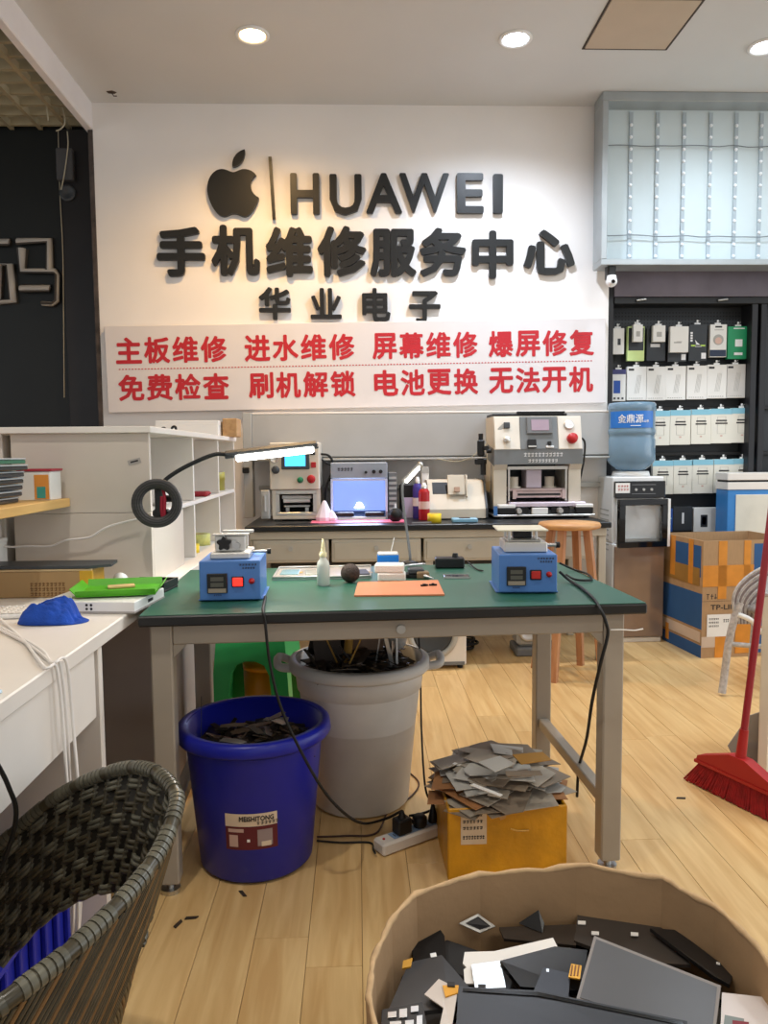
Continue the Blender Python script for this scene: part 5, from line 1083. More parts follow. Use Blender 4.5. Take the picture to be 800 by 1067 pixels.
# white tag stuck on the table leg
p = D(652, 656, 1.93); 
cable('cable_tie', [p+V((-.04, 0, 0)), p+V((-.01, -.006, .001)), p+V((.02, -.006, -.001)), p+V((.045, 0, .001))], .002, PAPER, 'thin white tie sticking out from table leg', cat='cable tie')

# ================================================================== UNDER THE TABLE
# blue bucket
BB = mat('bucket_blue', (24, 32, 150), .35, var=.05)
c = V((-.30, 2.115, 0))
t = thing('blue_bucket', 'royal blue plastic bucket full of dark scrap under table', 'bucket', c)
H_ = .40
part(t, 'wall', MB().lathe([(.0001, .004), (.150, .004), (.158, .012), (.192, H_-.03), (.192, H_), (.187, H_), (.152, .016), (.0001, .016)], 56), BB)
part(t, 'rim', MB().lathe([(.1925, H_-.028), (.212, H_-.034), (.217, H_-.026), (.214, H_-.004), (.206, H_+.004), (.188, H_+.003), (.188, H_+.0005), (.1925, H_-.0005)], 56, closed=True), BB)
def wrap(u0, u1, z0, z1, rf, m, name, par, off=.0008):
    N = 14; vs = []; fs = []
    for i in range(N+1):
        u = u0+(u1-u0)*i/N
        for z in (z0, z1): r_ = rf(z)+off; th = R(-90)+u/r_; vs.append((r_*math.cos(th), r_*math.sin(th), z))
    fs = [(2*i, 2*i+2, 2*i+3, 2*i+1) for i in range(N)]
    return part(par, name, MB().add(vs, fs, 0, True), m)
rb = lambda z: .158+(.192-.158)*(z-.012)/(H_-.042)
wrap(-.06, .08, .172, .208, rb, mat('label_cream', (222, 204, 180), .5), 'label', t); lab = wrap(-.06, .08, .105, .1715, rb, mat('label_maroon', (96, 30, 40), .5), 'label', t)
part(lab, 'lettering', bend(text_mesh('MEISHITONG', .092, .014, .001, INK, .03), rb(.194)+.001), None, loc=(0, 0, .194)).rotation_euler = (0, 0, R(8))
mk = MB(); marks(mk, 6, .0, .06, .0, .008, 0); 
for v in mk.v: u = v.x; r_ = rb(.177)+.0014-v.y; z = v.z+.177; th = R(-90)+u/rb(.177)+.14; v.x, v.y, v.z = r_*math.cos(th), r_*math.sin(th), z
part(lab, 'print', mk, INK)
wrap(.026, .066, .115, .162, rb, mat('label_grey', (150, 134, 134), .5), 'print', lab, .0016); wrap(.036, .062, .114, .128, rb, mat('label_cream', (222, 204, 180), .5), 'print', lab, .0022); wrap(-.052, -.01, .156, .166, rb, mat('label_pink', (200, 170, 160), .5), 'print', lab, .0016)
wrap(-.05, -.026, .114, .148, rb, mat('label_pink', (200, 170, 160), .5), 'print', lab, .0016); wrap(-.002, .006, .128, .136, rb, WINK, 'print', lab, .0016)
def shards(rng, n, rad, z0, dz, L0, L1, cx=0, cy=0):
    mb = MB()
    for i in range(n):
        r_ = rad*math.sqrt(rng.random()); a_ = rng.random()*6.283
        mb.T = Matrix.Translation((cx+r_*math.cos(a_), cy+r_*math.sin(a_), z0+dz*(rng.random()+.5*(1-r_/rad)))) @ Matrix.Rotation(rng.random()*6.28, 4, 'Z') @ Matrix.Rotation(rng.uniform(-.5, .5), 4, 'X') @ Matrix.Rotation(rng.uniform(-.4, .4), 4, 'Y')
        l = rng.uniform(L0, L1); w = rng.uniform(.006, .03); mb.prism([(-l/2, -w/2), (l*.3, -w*.6), (l/2, w*.1), (l*.1, w/2), (-l*.45, w*.4)], -.0012, .0012, mi=rng.choice((0, 0, 0, 1, 1, 2)))
    return mb
SH = [mat('scrap_black', (36, 32, 28), .4, var=.3), mat('scrap_brown', (92, 76, 58), .5, var=.3), mat('scrap_dark_brown', (58, 48, 40), .4, var=.3)]
rg = random.Random(11)
single('dark_scrap', shards(rg, 420, .148, H_-.085, .035, .03, .09), SH, 'loose dark shredded phone scrap filling the blue bucket', 'scrap', c, kind='stuff')
for i in range(9):
    a_ = rg.random()*6.28; r_ = rg.uniform(.03, .10)
    o = single('scrap_strip', MB().prism([(-.036, -.008), (.03, -.011), (.04, .003), (.006, .011), (-.034, .007)], 0, .002), [SH[1], mat('scrap_silver', (150, 146, 140), .3, .3), SH[2]][i % 3], ('brown strip lying on the scrap in the blue bucket', 'silver strip lying on the scrap in the blue bucket', 'dark brown strip lying on the scrap in the blue bucket')[i % 3], 'scrap', (c.x+r_*math.cos(a_), c.y+r_*math.sin(a_), H_-.034+.003*i), rz=rg.random()*6, group='strips in the blue bucket'); o.rotation_euler.x = rg.uniform(-.25, .25)
single('thin_rod', MB().cyl((0, 0, 0), (.004, 0, .14), .0012, n=6), DGREY, 'thin dark rod sticking up from the blue bucket', 'rod', (c.x-.145, c.y-.03, H_-.06))
# grey bin
c = V((.0, 2.46, 0)); H_ = .485
GB = mat('bin_grey', (206, 203, 197), .55, var=.12, scale=5)
t = thing('grey_bin', 'large dusty grey plastic bin behind the blue bucket', 'bin', c)
part(t, 'wall', MB().lathe([(.0001, .004), (.150, .004), (.159, .012), (.196, H_-.1), (.205, H_-.095), (.214, H_), (.209, H_), (.2, H_-.09), (.153, .016), (.0001, .016)], 56), GB)
part(t, 'rim', MB().lathe([(.2145, H_-.03), (.228, H_-.034), (.234, H_-.026), (.230, H_-.002), (.21, H_+.004), (.2095, H_+.0005), (.2145, H_-.0005)], 56, closed=True), GB)
part(t, 'handle', MB().tube([(.225, .03, H_-.02), (.262, .028, H_-.005), (.268, -.01, H_-.01), (.258, -.04, H_-.02), (.222, -.045, H_-.025)], .014, 8, sub=5), GB)
part(t, 'handle', MB().tube([(-.225, .03, H_-.02), (-.262, .028, H_-.005), (-.268, -.01, H_-.01), (-.258, -.04, H_-.02), (-.222, -.045, H_-.025)], .014, 8, sub=5), GB)
single('dark_scrap', shards(random.Random(5), 260, .16, H_-.05, .05, .05, .16), SH, 'loose dark scrap heaped in the grey bin', 'scrap', c, kind='stuff')
rg = random.Random(21)
defs = [('tan_board', 'tan board standing upright in the grey bin', 'board', mat('scrap_tan', (150, 124, 104), .7), (.02, .03, .12, .11)), ('mustard_bottle', 'mustard yellow tube standing in the grey bin', 'tube', mat('mustard', (170, 128, 46), .5), (-.04, -.02, .03, .13)),
        ('dark_plate', 'dark plate standing at the back of the grey bin', 'plate', SH[0], (-.1, .06, .14, .11)), ('blue_grey_plate', 'blue grey plate standing in the grey bin', 'plate', mat('scrap_bluegrey', (70, 80, 96), .4), (-.01, .08, .10, .12)),
        ('brown_panel', 'dark brown panel leaning in the grey bin', 'panel', SH[2], (-.1, -.03, .09, .1)), ('white_stick', 'white stick leaning out of the grey bin', 'stick', WHITEP, (.12, -.06, .008, .13)),
        ('clear_bag', 'pale crumpled plastic bag heaped at the bin edge', 'bag', mat('bag_pale', (170, 168, 164), .3, var=.2), (.13, .05, .09, .10)), ('black_rod', 'black rod leaning in the grey bin', 'rod', BLACK, (.09, .0, .012, .14)), ('silver_strip', 'silver strip leaning in the grey bin', 'strip', STEEL, (.10, -.08, .012, .09))]
for i, (nm, lb_, ct, m, (x, y, w, hh)) in enumerate(defs):
    mb = MB()
    if ct == 'bag':
        mb.sphere((0, 0, hh*.5), w*.55, 12, 8, sz=1.2)
        for k, v in enumerate(mb.v): n_ = noise.noise(V(v)*30); v += V((n_*.02, n_*.015, n_*.01))
    elif ct in ('tube', 'rod', 'stick'): mb.cyl((0, 0, -.03), (w*.4, 0, hh), w/2, w*.42, 12)
    else: mb.prism([(-w/2, -.04), (w/2, -.04), (w*.46, hh*.9), (w*.1, hh), (-w*.5, hh*.86)], -.004, .004, ax='y')
    o = single(nm, mb, m, lb_, ct, (c.x+x, c.y+y, H_+.015), rz=rg.uniform(-.3, .3)); o.rotation_euler.y = rg.uniform(-.25, .35)
for k in range(7):
    o = single('thin_strip', MB().box(-.0025, .0025, -.001, .001, -.03, rg.uniform(.07, .13)), [STEEL, SH[0], mat('mustard', (170, 128, 46), .5)][k % 3], ('thin steel strip sticking up in the grey bin', 'thin black strip sticking up in the grey bin', 'thin yellow strip sticking up in the grey bin')[k % 3], 'strip', (c.x+rg.uniform(-.13, .12), c.y+rg.uniform(-.12, -.02), H_-.01), group='thin strips in the grey bin'); o.rotation_euler.y = rg.uniform(-.7, .7)
# green stool
GS = mat('stool_green', (40, 150, 82), .35, var=.05)
c = G(255, 663, .455); c = V((c.x+.03, c.y+.16, 0)); sh = .455; hw0, hw1 = .135, .17
t = thing('green_stool', 'green plastic square stool behind the blue bucket', 'stool', c, rz=R(-6))
mb = MB(); mb.box(-hw0, hw0, -hw0, hw0, sh-.02, sh, 0, .012); part(t, 'seat', mb, GS)
for i in range(4):
    rot = Matrix.Rotation(i*math.pi/2, 4, 'Z'); mb = MB(); mb.T = rot
    # side apron with arched cut between two legs
    pts = [(-hw0, sh-.021), (hw0, sh-.021), (hw1, 0), (hw1-.06, 0), (.075, sh-.16), (.055, sh-.12), (.02, sh-.105), (-.02, sh-.105), (-.055, sh-.12), (-.075, sh-.16), (-hw1+.06, 0), (-hw1, 0)]
    def yy(z): return -(hw0+(hw1-hw0)*(sh-.02-z)/(sh-.02))
    n = len(pts); vs = [(x, yy(z), z) for x, z in pts]+[(x*.97, yy(z)+.006, z) for x, z in pts]
    mb.add(vs, [tuple(range(n)), tuple(range(2*n-1, n-1, -1))]+[(k, n+k, n+(k+1) % n, (k+1) % n) for k in range(n)]); part(t, 'leg_panel', mb, GS)
t = thing('amber_tub', 'amber plastic tub standing under the green stool', 'tub', (c.x+.03, c.y-.0, 0)); AMB = mat('amber_plastic', (206, 138, 16), .3)
part(t, 'wall', MB().lathe([(.0001, .002), (.085, .002), (.092, .29), (.0001, .29)], 36), AMB); part(t, 'lid', MB().lathe([(.0001, .2905), (.094, .2905), (.094, .312), (.0001, .314)], 36), AMB)
# yellow taped box with sheets
YB = mat('yellow_packing_tape', (200, 142, 26), .35, var=.2, scale=12, bump=.5, bscale=22)
bx0, by0 = .232, 1.955; bw_, bd_, bh_ = .325, .30, .20
t = thing('yellow_taped_box', 'square carton wrapped in yellow packing tape under the table', 'box', (bx0, by0, 0), rz=R(1))
for nm, a_ in (('front_wall', (0, bw_, 0, .007)), ('back_wall', (0, bw_, bd_-.007, bd_)), ('left_wall', (0, .007, .0075, bd_-.0075)), ('right_wall', (bw_-.007, bw_, .0075, bd_-.0075))): part(t, nm, bx(*a_, 0, bh_, bev=.003), YB)
part(t, 'bottom', bx(.008, bw_-.008, .008, bd_-.008, .001, .008), CARD)
part(t, 'shipping_label', bx(.035, .105, -.0012, -.0002, .10, .195), mat('old_label', (206, 186, 160), .6)); part(t, 'print', marks(marks(MB(), 6, .04, .095, .178, .008, -.0014, rows=3, dz=.018), 8, .04, .1, .115, .01, -.0014, seed=8), INK)
part(t, 'tape_flap', MB().prism([(.13, .199), (.165, .199), (.155, .17), (.142, .165)], -.0025, -.0004, ax='y'), mat('flap_tan', (190, 148, 90), .5)); part(t, 'tape_wrinkle', MB().tube([(.17, -.001, .14), (.19, -.0015, .134), (.22, -.0015, .134)], .0022, 6, sub=3), mat('wrinkle_light', (226, 180, 90), .3))
rg = random.Random(4)
SHM = [mat('sheet_grey', (162, 152, 138), .55, var=.12, scale=12), mat('sheet_light', (188, 186, 180), .45, var=.08), mat('sheet_dark', (132, 118, 102), .55, var=.1), mat('sheet_brown', (160, 112, 72), .6, var=.1), mat('sheet_olive', (166, 122, 54), .45, var=.08)]
SHN = ['grey plastic sheet scrap in the heap on the yellow box', 'pale grey sheet scrap in the heap on the yellow box', 'dark taupe sheet scrap in the heap on the yellow box', 'brown cardboard scrap in the heap on the yellow box', 'amber film scrap in the heap on the yellow box']
NS = 130
for i in range(NS):
    f = i/NS; rad = .165*(1-f*.25); r_ = rad*math.sqrt(rg.random()); a_ = rg.random()*6.28
    k = rg.choices(range(5), (8, 5, 6, 4 if f < .6 else 1, 1))[0]
    L1, L2 = rg.uniform(.045, .08), rg.uniform(.035, .06); q0 = []
    for (sx_, sy_) in ((-1, -1), (1, -1), (1, 1), (-1, 1)): q0.append((sx_*L1*rg.uniform(.75, 1.1), sy_*L2*rg.uniform(.7, 1.15)))
    if rg.random() < .4: q0.insert(2, (L1*1.15, rg.uniform(-.2, .2)*L2))
    z = bh_-.012+f*.105-1.6*r_*r_*f
    o = single('sheet_scrap', MB().prism(q0, -.0009, .0009), SHM[k], SHN[k], 'scrap sheet', (bx0+bw_/2+r_*math.cos(a_)*1.0, by0+bd_/2+r_*math.sin(a_)*.85, z), group='scrap sheets heaped on the yellow box')
    rr_ = r_/.19; o.rotation_euler = (Matrix.Rotation(-rr_*.30*math.sin(a_)*f+rg.uniform(-.05, .05), 3, 'X') @ Matrix.Rotation(rr_*.30*math.cos(a_)*f+rg.uniform(-.05, .05), 3, 'Y') @ Matrix.Rotation(rg.random()*6.28, 3, 'Z')).to_euler()
for i, (px, py, m, rz, lb_) in enumerate(((554, 790, SHM[4], 20, 'large amber film sheet lying on top of the heap'), (518, 796, SHM[1], 40, 'pale torn sheet lying on top of the heap'), (506, 823, PAPER, -40, 'narrow white strip lying across the heap'), (484, 798, PAPER, -24, 'short white torn strip on the heap'), (545, 806, SHM[2], 10, 'dark curled sheet on top of the heap'))):
    zq = (.315, .315, .262, .268, .31)[i]; p = G(px, py, zq); L1, L2 = ((.05, .026), (.045, .03), (.045, .006), (.035, .005), (.05, .012))[i]
    o = single('sheet_scrap', MB().prism([(-L1, -L2), (L1, -L2*.8), (L1*1.05, L2), (-L1*.9, L2*1.1)], -.001, .001), m, lb_, 'scrap sheet', (p.x, p.y, zq)); o.rotation_euler = (R(6), R(4), R(rz))
# power strip
A = G(394, 890, 0); B = G(470, 862, 0); d = (B-A).normalized(); ang = math.atan2(d.y, d.x)
t = thing('power_strip', 'white power strip with black plugs on the floor', 'power strip', (A.x, A.y, 0), rz=ang)
PS = mat('strip_white', (206, 200, 192), .4)
part(t, 'housing', bx(0, .34, -.028, .028, .001, .038, bev=.006), PS)
for k in range(5): s__ = part(t, 'socket', bx(.045+k*.058, .085+k*.058, -.018, .018, .0382, .0392, bev=.0004), mat('socket_blue', (120, 142, 170), .4)); part(s__, 'slot', MB().box(.055+k*.058, .058+k*.058, -.008, .008, .0393, .0396), INK)
part(t, 'led', MB().cyl((.02, .0, .0381), (.02, 0, .041), .004, n=10), RED)
for i, (x, h2, lb_) in enumerate(((.085, .045, 'chunky black adapter plug at the near strip socket'), (.15, .035, 'round black plug in the strip middle'), (.20, .03, 'slim black plug with cord going up'))):
    p = V((A.x, A.y, 0))+d*x; t2 = thing('power_plug', lb_, 'plug', (p.x, p.y, .0398), rz=ang)
    if i == 0: part(t2, 'block', bx(-.024, .024, -.02, .02, 0, h2, bev=.004), BLACK); part(t2, 'cord_boot', MB().cyl((0, 0, h2+.0005), (0, 0, h2+.02), .012, .006, 12), BLACK)
    elif i == 1: part(t2, 'block', MB().lathe([(.018, 0), (.022, .008), (.022, h2-.008), (.014, h2), (.0001, h2)], 20), BLACK); part(t2, 'cord_boot', MB().cyl((-.02, 0, h2*.5), (-.035, 0, h2*.8), .007, .005, 10), BLACK)
    else: part(t2, 'block', MB().lathe([(.014, 0), (.016, .006), (.010, h2), (.0045, h2+.025), (.0001, h2+.026)], 16), BLACK); part(t2, 'pin_plate', bx(-.012, .012, -.012, .012, -.0005, .0), DGREY)
S0 = V((A.x, A.y, 0))
# cables
tf = lambda x, y, z: TM @ V((x, y, z))
c1 = T(276, 627)
P1 = [c1+V((.0, .01, .012)), c1+V((.004, -.05, .006))]
ed = T(274, 640); fy = ed.y-.045
P1 += [V((ed.x, 1.885, TZ+.006)), V((ed.x+.006, 1.872, TZ-.02))]
for px, py, y in ((281, 690, 1.875), (292, 735, 1.875), (312, 780, 1.885), (338, 825, 1.93), (362, 850, 2.0)): P1.append(D(px, py, y))
p2 = G(395, 856, .03); P1 += [G(380, 858, .02), G(402, 853, .05), S0+d*.085+V((0, 0, .105))]
cable('power_cable', P1, .0042, BLACKR, 'black cord running from lit heater down to the power strip')
P1 = [T(583, 606)+V((0, 0, .03)), T(594, 608)+V((0, 0, .008)), T(606, 615)+V((0, 0, .006)), T(618, 626)+V((0, 0, .006))]
e_ = TM @ V((TW-.17, 0, TZ)); P1 += [D(626, 636, 1.918), D(631, 648, 1.908), D(633, 662, 1.91), D(626, 690, 1.915), D(617, 730, 1.96), D(611, 770, 2.12), D(603, 800, 2.24), D(601, 830, 2.26)]
cable('power_cable', P1, .0045, BLACKR, 'black cord hanging from the plate heater past the table leg')
cable('power_cable', [T(583, 596)+V((0, 0, .03)), T(597, 595)+V((0, 0, .006)), T(612, 600)+V((0, 0, .006)), T(616, 606)+V((0, 0, .006)), T(600, 606)+V((0, 0, .006)), T(590, 602)+V((0, 0, .01))], .0035, BLACKR, 'black cord loop lying on table beside the plate heater')
q3 = S0+d*.2
cable('black_cable', [D(436, 660, 2.55), D(438, 700, 2.5), D(439, 760, 2.42), D(443, 820, q3.y+.02), q3+V((0, 0, .096))], .0032, BLACKR, 'thin black cord hanging down from table to slim plug')
cable('black_cable', [S0+d*.15+V((-.03, 0, .072)), S0+d*.17+V((0, .03, .06)), S0+d*.3+V((0, .05, .05)), S0+d*.4+V((0, .06, .01))], .004, BLACKR, 'black cord leading from round plug behind yellow box')
cable('floor_cable', [G(330, 872, .004), G(360, 871, .004), G(392, 868, .004), G(405, 845, .004), G(428, 830, .004), G(436, 815, .004), G(420, 800, .004)], .003, mat('brown_rubber', (70, 44, 34), .5), 'thin brown cord curling on the floor behind power strip')
cable('floor_cable', [G(330, 876, .004), G(355, 878, .004), G(385, 878, .004), G(389, 886, .006), G(391, 889, .015)], .003, BLACKR, 'thin black cord entering the end of power strip')
# small litter on the floor
for i, (px, py) in enumerate(((709, 832), (760, 795), (253, 932), (200, 957), (186, 963), (150, 945))):
    p = G(px, py, 0); single('floor_litter', MB().prism([(-.016, -.003), (.014, -.006), (.018, .003), (-.01, .005)], .0003, .003), SH[2], ('dark sliver of litter on floor near the broom', 'tiny dark flake on floor by the dustpan', 'dark flake on the floor before the blue bucket', 'brown crumb on floor beside the table foot', 'brown speck on floor touching the table foot', 'brown crumb on floor behind the rattan chair')[i], 'litter', p, rz=i*1.1)

# ================================================================== FOREGROUND
# round cardboard box of phone parts
RZ = .45
rim = [G(*p, RZ) for p in ((386, 1040), (391, 1000), (408, 962), (434, 935), (500, 912), (600, 905), (690, 917), (745, 948), (785, 985), (815, 1025))]
cc = V((.315, .955, 0))
low = [V((2*cc.x-p.x, 2*cc.y-p.y, RZ)) for p in rim[2:8]]
rim = rim+[V((.60, .80, RZ))]+[V((cc.x+(p.x-cc.x)*.95, max(p.y, .62), RZ)) for p in low]+[V((.03, .80, RZ))]
rim.sort(key=lambda p: -math.atan2(p.y-cc.y, p.x-cc.x))
t = thing('round_carton', 'big round cut down cardboard drum full of old screens', 'box', cc)
rg = random.Random(9)
n = len(rim); CIN = mat('drum_cardboard', (172, 140, 104), .85, var=.12, scale=6, bump=.12, bscale=40)
sub = []
for i in range(n):
    for k in range(6): f = k/6; p = rim[i].lerp(rim[(i+1) % n], f); sub.append((p, 0 if k else 1))
top = [V((p.x-cc.x, p.y-cc.y, RZ+.006*noise.noise(p*9)+.004*noise.noise(p*31))) for p, _ in sub]
for i in range(n):
    ids = [(i*6+k) % len(sub) for k in range(7)]; vs = []; fs = []
    for j in ids:
        p = top[j]; dn = V((p.x*.96, p.y*.96, .002)); nn = V((p.x, p.y, 0)).normalized()*.0065
        vs += [p, p+nn, dn+nn, dn]
    for k in range(6):
        a_ = k*4; b_ = a_+4
        for e in range(4): fs.append((a_+e, b_+e, b_+(e+1) % 4, a_+(e+1) % 4))
    fs += [(0, 1, 2, 3), (27, 26, 25, 24)]; part(t, 'wall_panel', MB().add(vs, fs), CIN)
part(t, 'torn_edge', MB().tube([p+V((p.x, p.y, 0)).normalized()*.003+V((0, 0, .001+.002*noise.noise(p*80))) for p in top], [.0045+.0018*math.sin(i*1.7)*math.sin(i*.61) for i in range(len(top))], 6, closed=True), mat('torn_cardboard', (196, 164, 124), .9, var=.15, scale=40))
part(t, 'base', MB().prism([(p.x*.95, p.y*.95) for p in top[::6]], .003, .01), CARD)
PB = [mat('panel_black', (26, 26, 28), .3, var=.2), mat('panel_charcoal', (48, 48, 50), .4, var=.15), mat('panel_gloss', (14, 15, 17), .12, coat=.4), mat('panel_grey_brown', (78, 72, 66), .45, var=.1)]
PBL = ['matte black screen panel lying loose in the drum', 'charcoal screen backing lying loose in the drum', 'glossy black screen glass lying loose in the drum', 'grey brown screen backing lying loose in the drum']
for i in range(58):
    f = i/58; r_ = .26*math.sqrt(rg.random()); a_ = rg.random()*6.28; k = rg.choices(range(4), (5, 3, 4, 2))[0]
    L1, L2 = rg.uniform(.035, .07), rg.uniform(.03, .04); z = .25+.10*f
    o = single('phone_screen', MB().box(-L1, L1, -L2, L2, -.003, .003, 0, .0025), PB[k], PBL[k], 'screen panel', (cc.x+r_*math.cos(a_), cc.y+r_*math.sin(a_), z), group='loose screens in the round drum')
    o.rotation_euler = (rg.uniform(-.35, .35), rg.uniform(-.35, .35), rg.random()*6.28)
def slab(name, label, cat, pts, th, m, extra=None):
    """pts: (px, py, z) corners of the top face, counter-clockwise or clockwise; solid plate of thickness th"""
    P = [G(x, y, z) for x, y, z in pts]; c_ = sum(P, V())/len(P); c_.z -= th
    nrm = (P[1]-P[0]).cross(P[2]-P[0]).normalized(); nrm = nrm if nrm.z > 0 else -nrm
    n_ = len(P); T_ = [p-c_ for p in P]; ar = sum(T_[i].x*T_[(i+1) % n_].y-T_[(i+1) % n_].x*T_[i].y for i in range(n_))
    if ar < 0: T_.reverse()
    vs = T_+[p-nrm*th for p in T_]
    body = MB().add(vs, [tuple(range(n_)), tuple(range(2*n_-1, n_-1, -1))]+[(i, n_+i, n_+(i+1) % n_, (i+1) % n_) for i in range(n_)])
    t = thing(name, label, cat, c_); part(t, 'plate', body, m)
    return t, c_, nrm
def deco(t, c_, nrm, pts, m, nm, lift=.0008):
    P = [G(x, y, z) for x, y, z in pts]; n_ = len(P); T_ = [p-c_+nrm*lift for p in P]
    ar = sum(T_[i].x*T_[(i+1) % n_].y-T_[(i+1) % n_].x*T_[i].y for i in range(n_))
    if ar < 0: T_.reverse()
    vs = T_+[p-nrm*lift*.9 for p in T_]; part(t, nm, MB().add(vs, [tuple(range(n_)), tuple(range(2*n_-1, n_-1, -1))]+[(i, n_+i, n_+(i+1) % n_, (i+1) % n_) for i in range(n_)]), m)
GOLD = mat('gold_flex', (206, 150, 50), .35, .5)
t, c_, nn = slab('tablet_screen', 'large grey tablet screen lying slanted in the drum', 'screen panel', [(619, 975, .405), (751, 1027, .40), (744, 1085, .40), (600, 1042, .405)], .007, mat('tablet_edge', (136, 128, 122), .4))
deco(t, c_, nn, [(621, 979, .405), (747, 1029, .40), (741, 1083, .40), (604, 1040, .405)], mat('tablet_grey', (84, 82, 82), .3, var=.05), 'screen'); deco(t, c_, nn, [(683, 1051, .401), (691, 1051, .401), (691, 1055, .401), (683, 1055, .401)], WHITEP, 'sticker', .0016)
t, c_, nn = slab('tablet_screen', 'wide black tablet back lying before the grey tablet', 'screen panel', [(478, 1028, .415), (560, 1032, .415), (716, 1064, .41), (712, 1110, .41), (472, 1110, .415)], .008, mat('panel_ink', (34, 34, 37), .4, var=.1))
deco(t, c_, nn, [(482, 1030, .4152), (560, 1034, .4152), (712, 1066, .4102), (712, 1069, .4102), (560, 1038, .4152), (482, 1033, .4152)], GLOSSB, 'adhesive_edge')
t, c_, nn = slab('phone_cover', 'white phone back cover with notch lying in the drum', 'phone cover', [(484, 992, .385), (515, 991, .385), (576, 977, .39), (581, 987, .39), (525, 1003, .385), (518, 1024, .385), (484, 1025, .385), (483, 1010, .385), (486, 1008, .385), (482, 1004, .385)], .003, PAPER)
t, c_, nn = slab('metal_plate', 'small silver metal plate lying on white cover', 'metal plate', [(491, 1005, .39), (521, 1001, .39), (527, 1029, .39), (495, 1030, .39)], .002, STEEL); deco(t, c_, nn, [(498, 1026, .39), (506, 1026, .39), (506, 1029, .39), (498, 1029, .39)], INK, 'print')
t, c_, nn = slab('phone_screen', 'glossy black phone beside the silver plate in drum', 'phone screen', [(521, 1001, .395), (578, 986, .392), (612, 990, .392), (606, 1032, .395), (542, 1028, .395)], .008, PB[2])
t, c_, nn = slab('phone_screen', 'dark blue black phone with camera hole in drum', 'phone screen', [(566, 1008, .40), (594, 1014, .40), (592, 1040, .402), (556, 1032, .402)], .006, mat('panel_navy', (40, 42, 50), .35)); deco(t, c_, nn, [(569, 1010, .40), (572, 1010, .40), (572, 1013, .40), (569, 1013, .40)], STEEL, 'camera_hole')
t, c_, nn = slab('flex_cable', 'gold flex ribbon sticking out beside grey tablet', 'ribbon cable', [(595, 1004, .405), (606, 1006, .405), (604, 1020, .405), (592, 1018, .405)], .002, GOLD)
for k in range(3): deco(t, c_, nn, [(595.5+3.4*k, 1006, .405), (597+3.4*k, 1006, .405), (595.5+3.4*k, 1017, .405), (594+3.4*k, 1017, .405)], mat('flex_dark', (120, 70, 20), .5), 'trace')
t, c_, nn = slab('tablet_screen', 'long black tablet leaning on the far drum wall', 'screen panel', [(618, 940, .385), (707, 951, .385), (709, 966, .365), (619, 954, .365)], .01, PB[2])
t, c_, nn = slab('tablet_screen', 'worn brown black backing plate with white stickers in drum', 'screen panel', [(602, 951, .37), (690, 965, .37), (720, 1005, .365), (660, 1003, .365), (598, 980, .37)], .006, mat('panel_worn', (64, 58, 54), .45, var=.2))
for x, y in ((606, 962), (620, 973), (661, 974), (707, 970)): deco(t, c_, nn, [(x-4, y-2, .371), (x+4, y-1.5, .371), (x+4, y+2, .371), (x-4, y+1.5, .371)], PAPER, 'sticker', .0015)
t, c_, nn = slab('phone_screen', 'narrow black screen slanting along the drum wall', 'phone screen', [(677, 967, .38), (705, 969, .38), (764, 1014, .375), (760, 1026, .375), (742, 1016, .375)], .006, mat('panel_smoke', (38, 36, 36), .3)); deco(t, c_, nn, [(746, 1003, .377), (750, 1004, .377), (750, 1006, .377), (746, 1005, .377)], PAPER, 'sticker', .0015)
t, c_, nn = slab('phone_screen', 'charcoal phone panel with gold clip in the drum', 'phone screen', [(426, 1003, .395), (460, 995, .395), (490, 1030, .40), (470, 1050, .405), (402, 1058, .405)], .006, PB[1]); deco(t, c_, nn, [(420, 1003, .3955), (430, 1000, .3955), (428, 1009, .3955), (419, 1011, .3955)], GOLD, 'clip', .003); deco(t, c_, nn, [(448, 994, .3955), (454, 993, .3955), (455, 997, .3955), (449, 998, .3955)], WHITEP, 'sticker')
t, c_, nn = slab('phone_screen', 'black rounded phone standing by the left drum wall', 'phone screen', [(428, 985, .375), (455, 963, .385), (463, 975, .38), (465, 1000, .37), (432, 1004, .37)], .007, PB[0])
t, c_, nn = slab('circuit_board', 'silver shielded circuit board at the drum edge', 'circuit board', [(398, 1052, .41), (440, 1044, .41), (446, 1075, .41), (396, 1085, .41)], .003, BLACK)
for (x, y, w, hh) in ((404, 1056, 9, 6), (416, 1053, 8, 9), (428, 1050, 8, 6), (406, 1066, 12, 6), (422, 1065, 9, 8), (434, 1060, 6, 10)): deco(t, c_, nn, [(x, y, .41), (x+w, y-1, .41), (x+w, y+hh-1, .41), (x, y+hh, .41)], STEEL, 'shield', .002)
t, c_, nn = slab('flex_cable', 'white flex sheet with gold connector in the drum', 'ribbon cable', [(442, 1036, .412), (457, 1020, .412), (477, 1030, .415), (470, 1075, .415), (458, 1068, .415), (462, 1050, .415)], .0015, mat('flex_white', (210, 200, 192), .5)); deco(t, c_, nn, [(461, 1028, .4135), (478, 1028, .4145), (477, 1036, .4145), (464, 1040, .4135)], GOLD, 'connector', .002); deco(t, c_, nn, [(466, 1025, .4135), (474, 1026, .4145), (474, 1030, .4145), (466, 1030, .4135)], INK, 'chip', .0035)
t, c_, nn = slab('phone_cover', 'white back cover by the right drum wall', 'phone cover', [(752, 1034, .395), (806, 1040, .395), (806, 1085, .395), (750, 1085, .395)], .004, mat('cover_white_pink', (224, 216, 214), .5)); deco(t, c_, nn, [(755, 1058, .395), (775, 1062, .395), (775, 1085, .395), (752, 1085, .395)], mat('teal_sticker', (130, 140, 138), .5), 'sticker'); deco(t, c_, nn, [(763, 1064, .395), (780, 1066, .395), (780, 1085, .395), (763, 1085, .395)], mat('maroon_sticker', (130, 30, 44), .5), 'sticker', .0015)
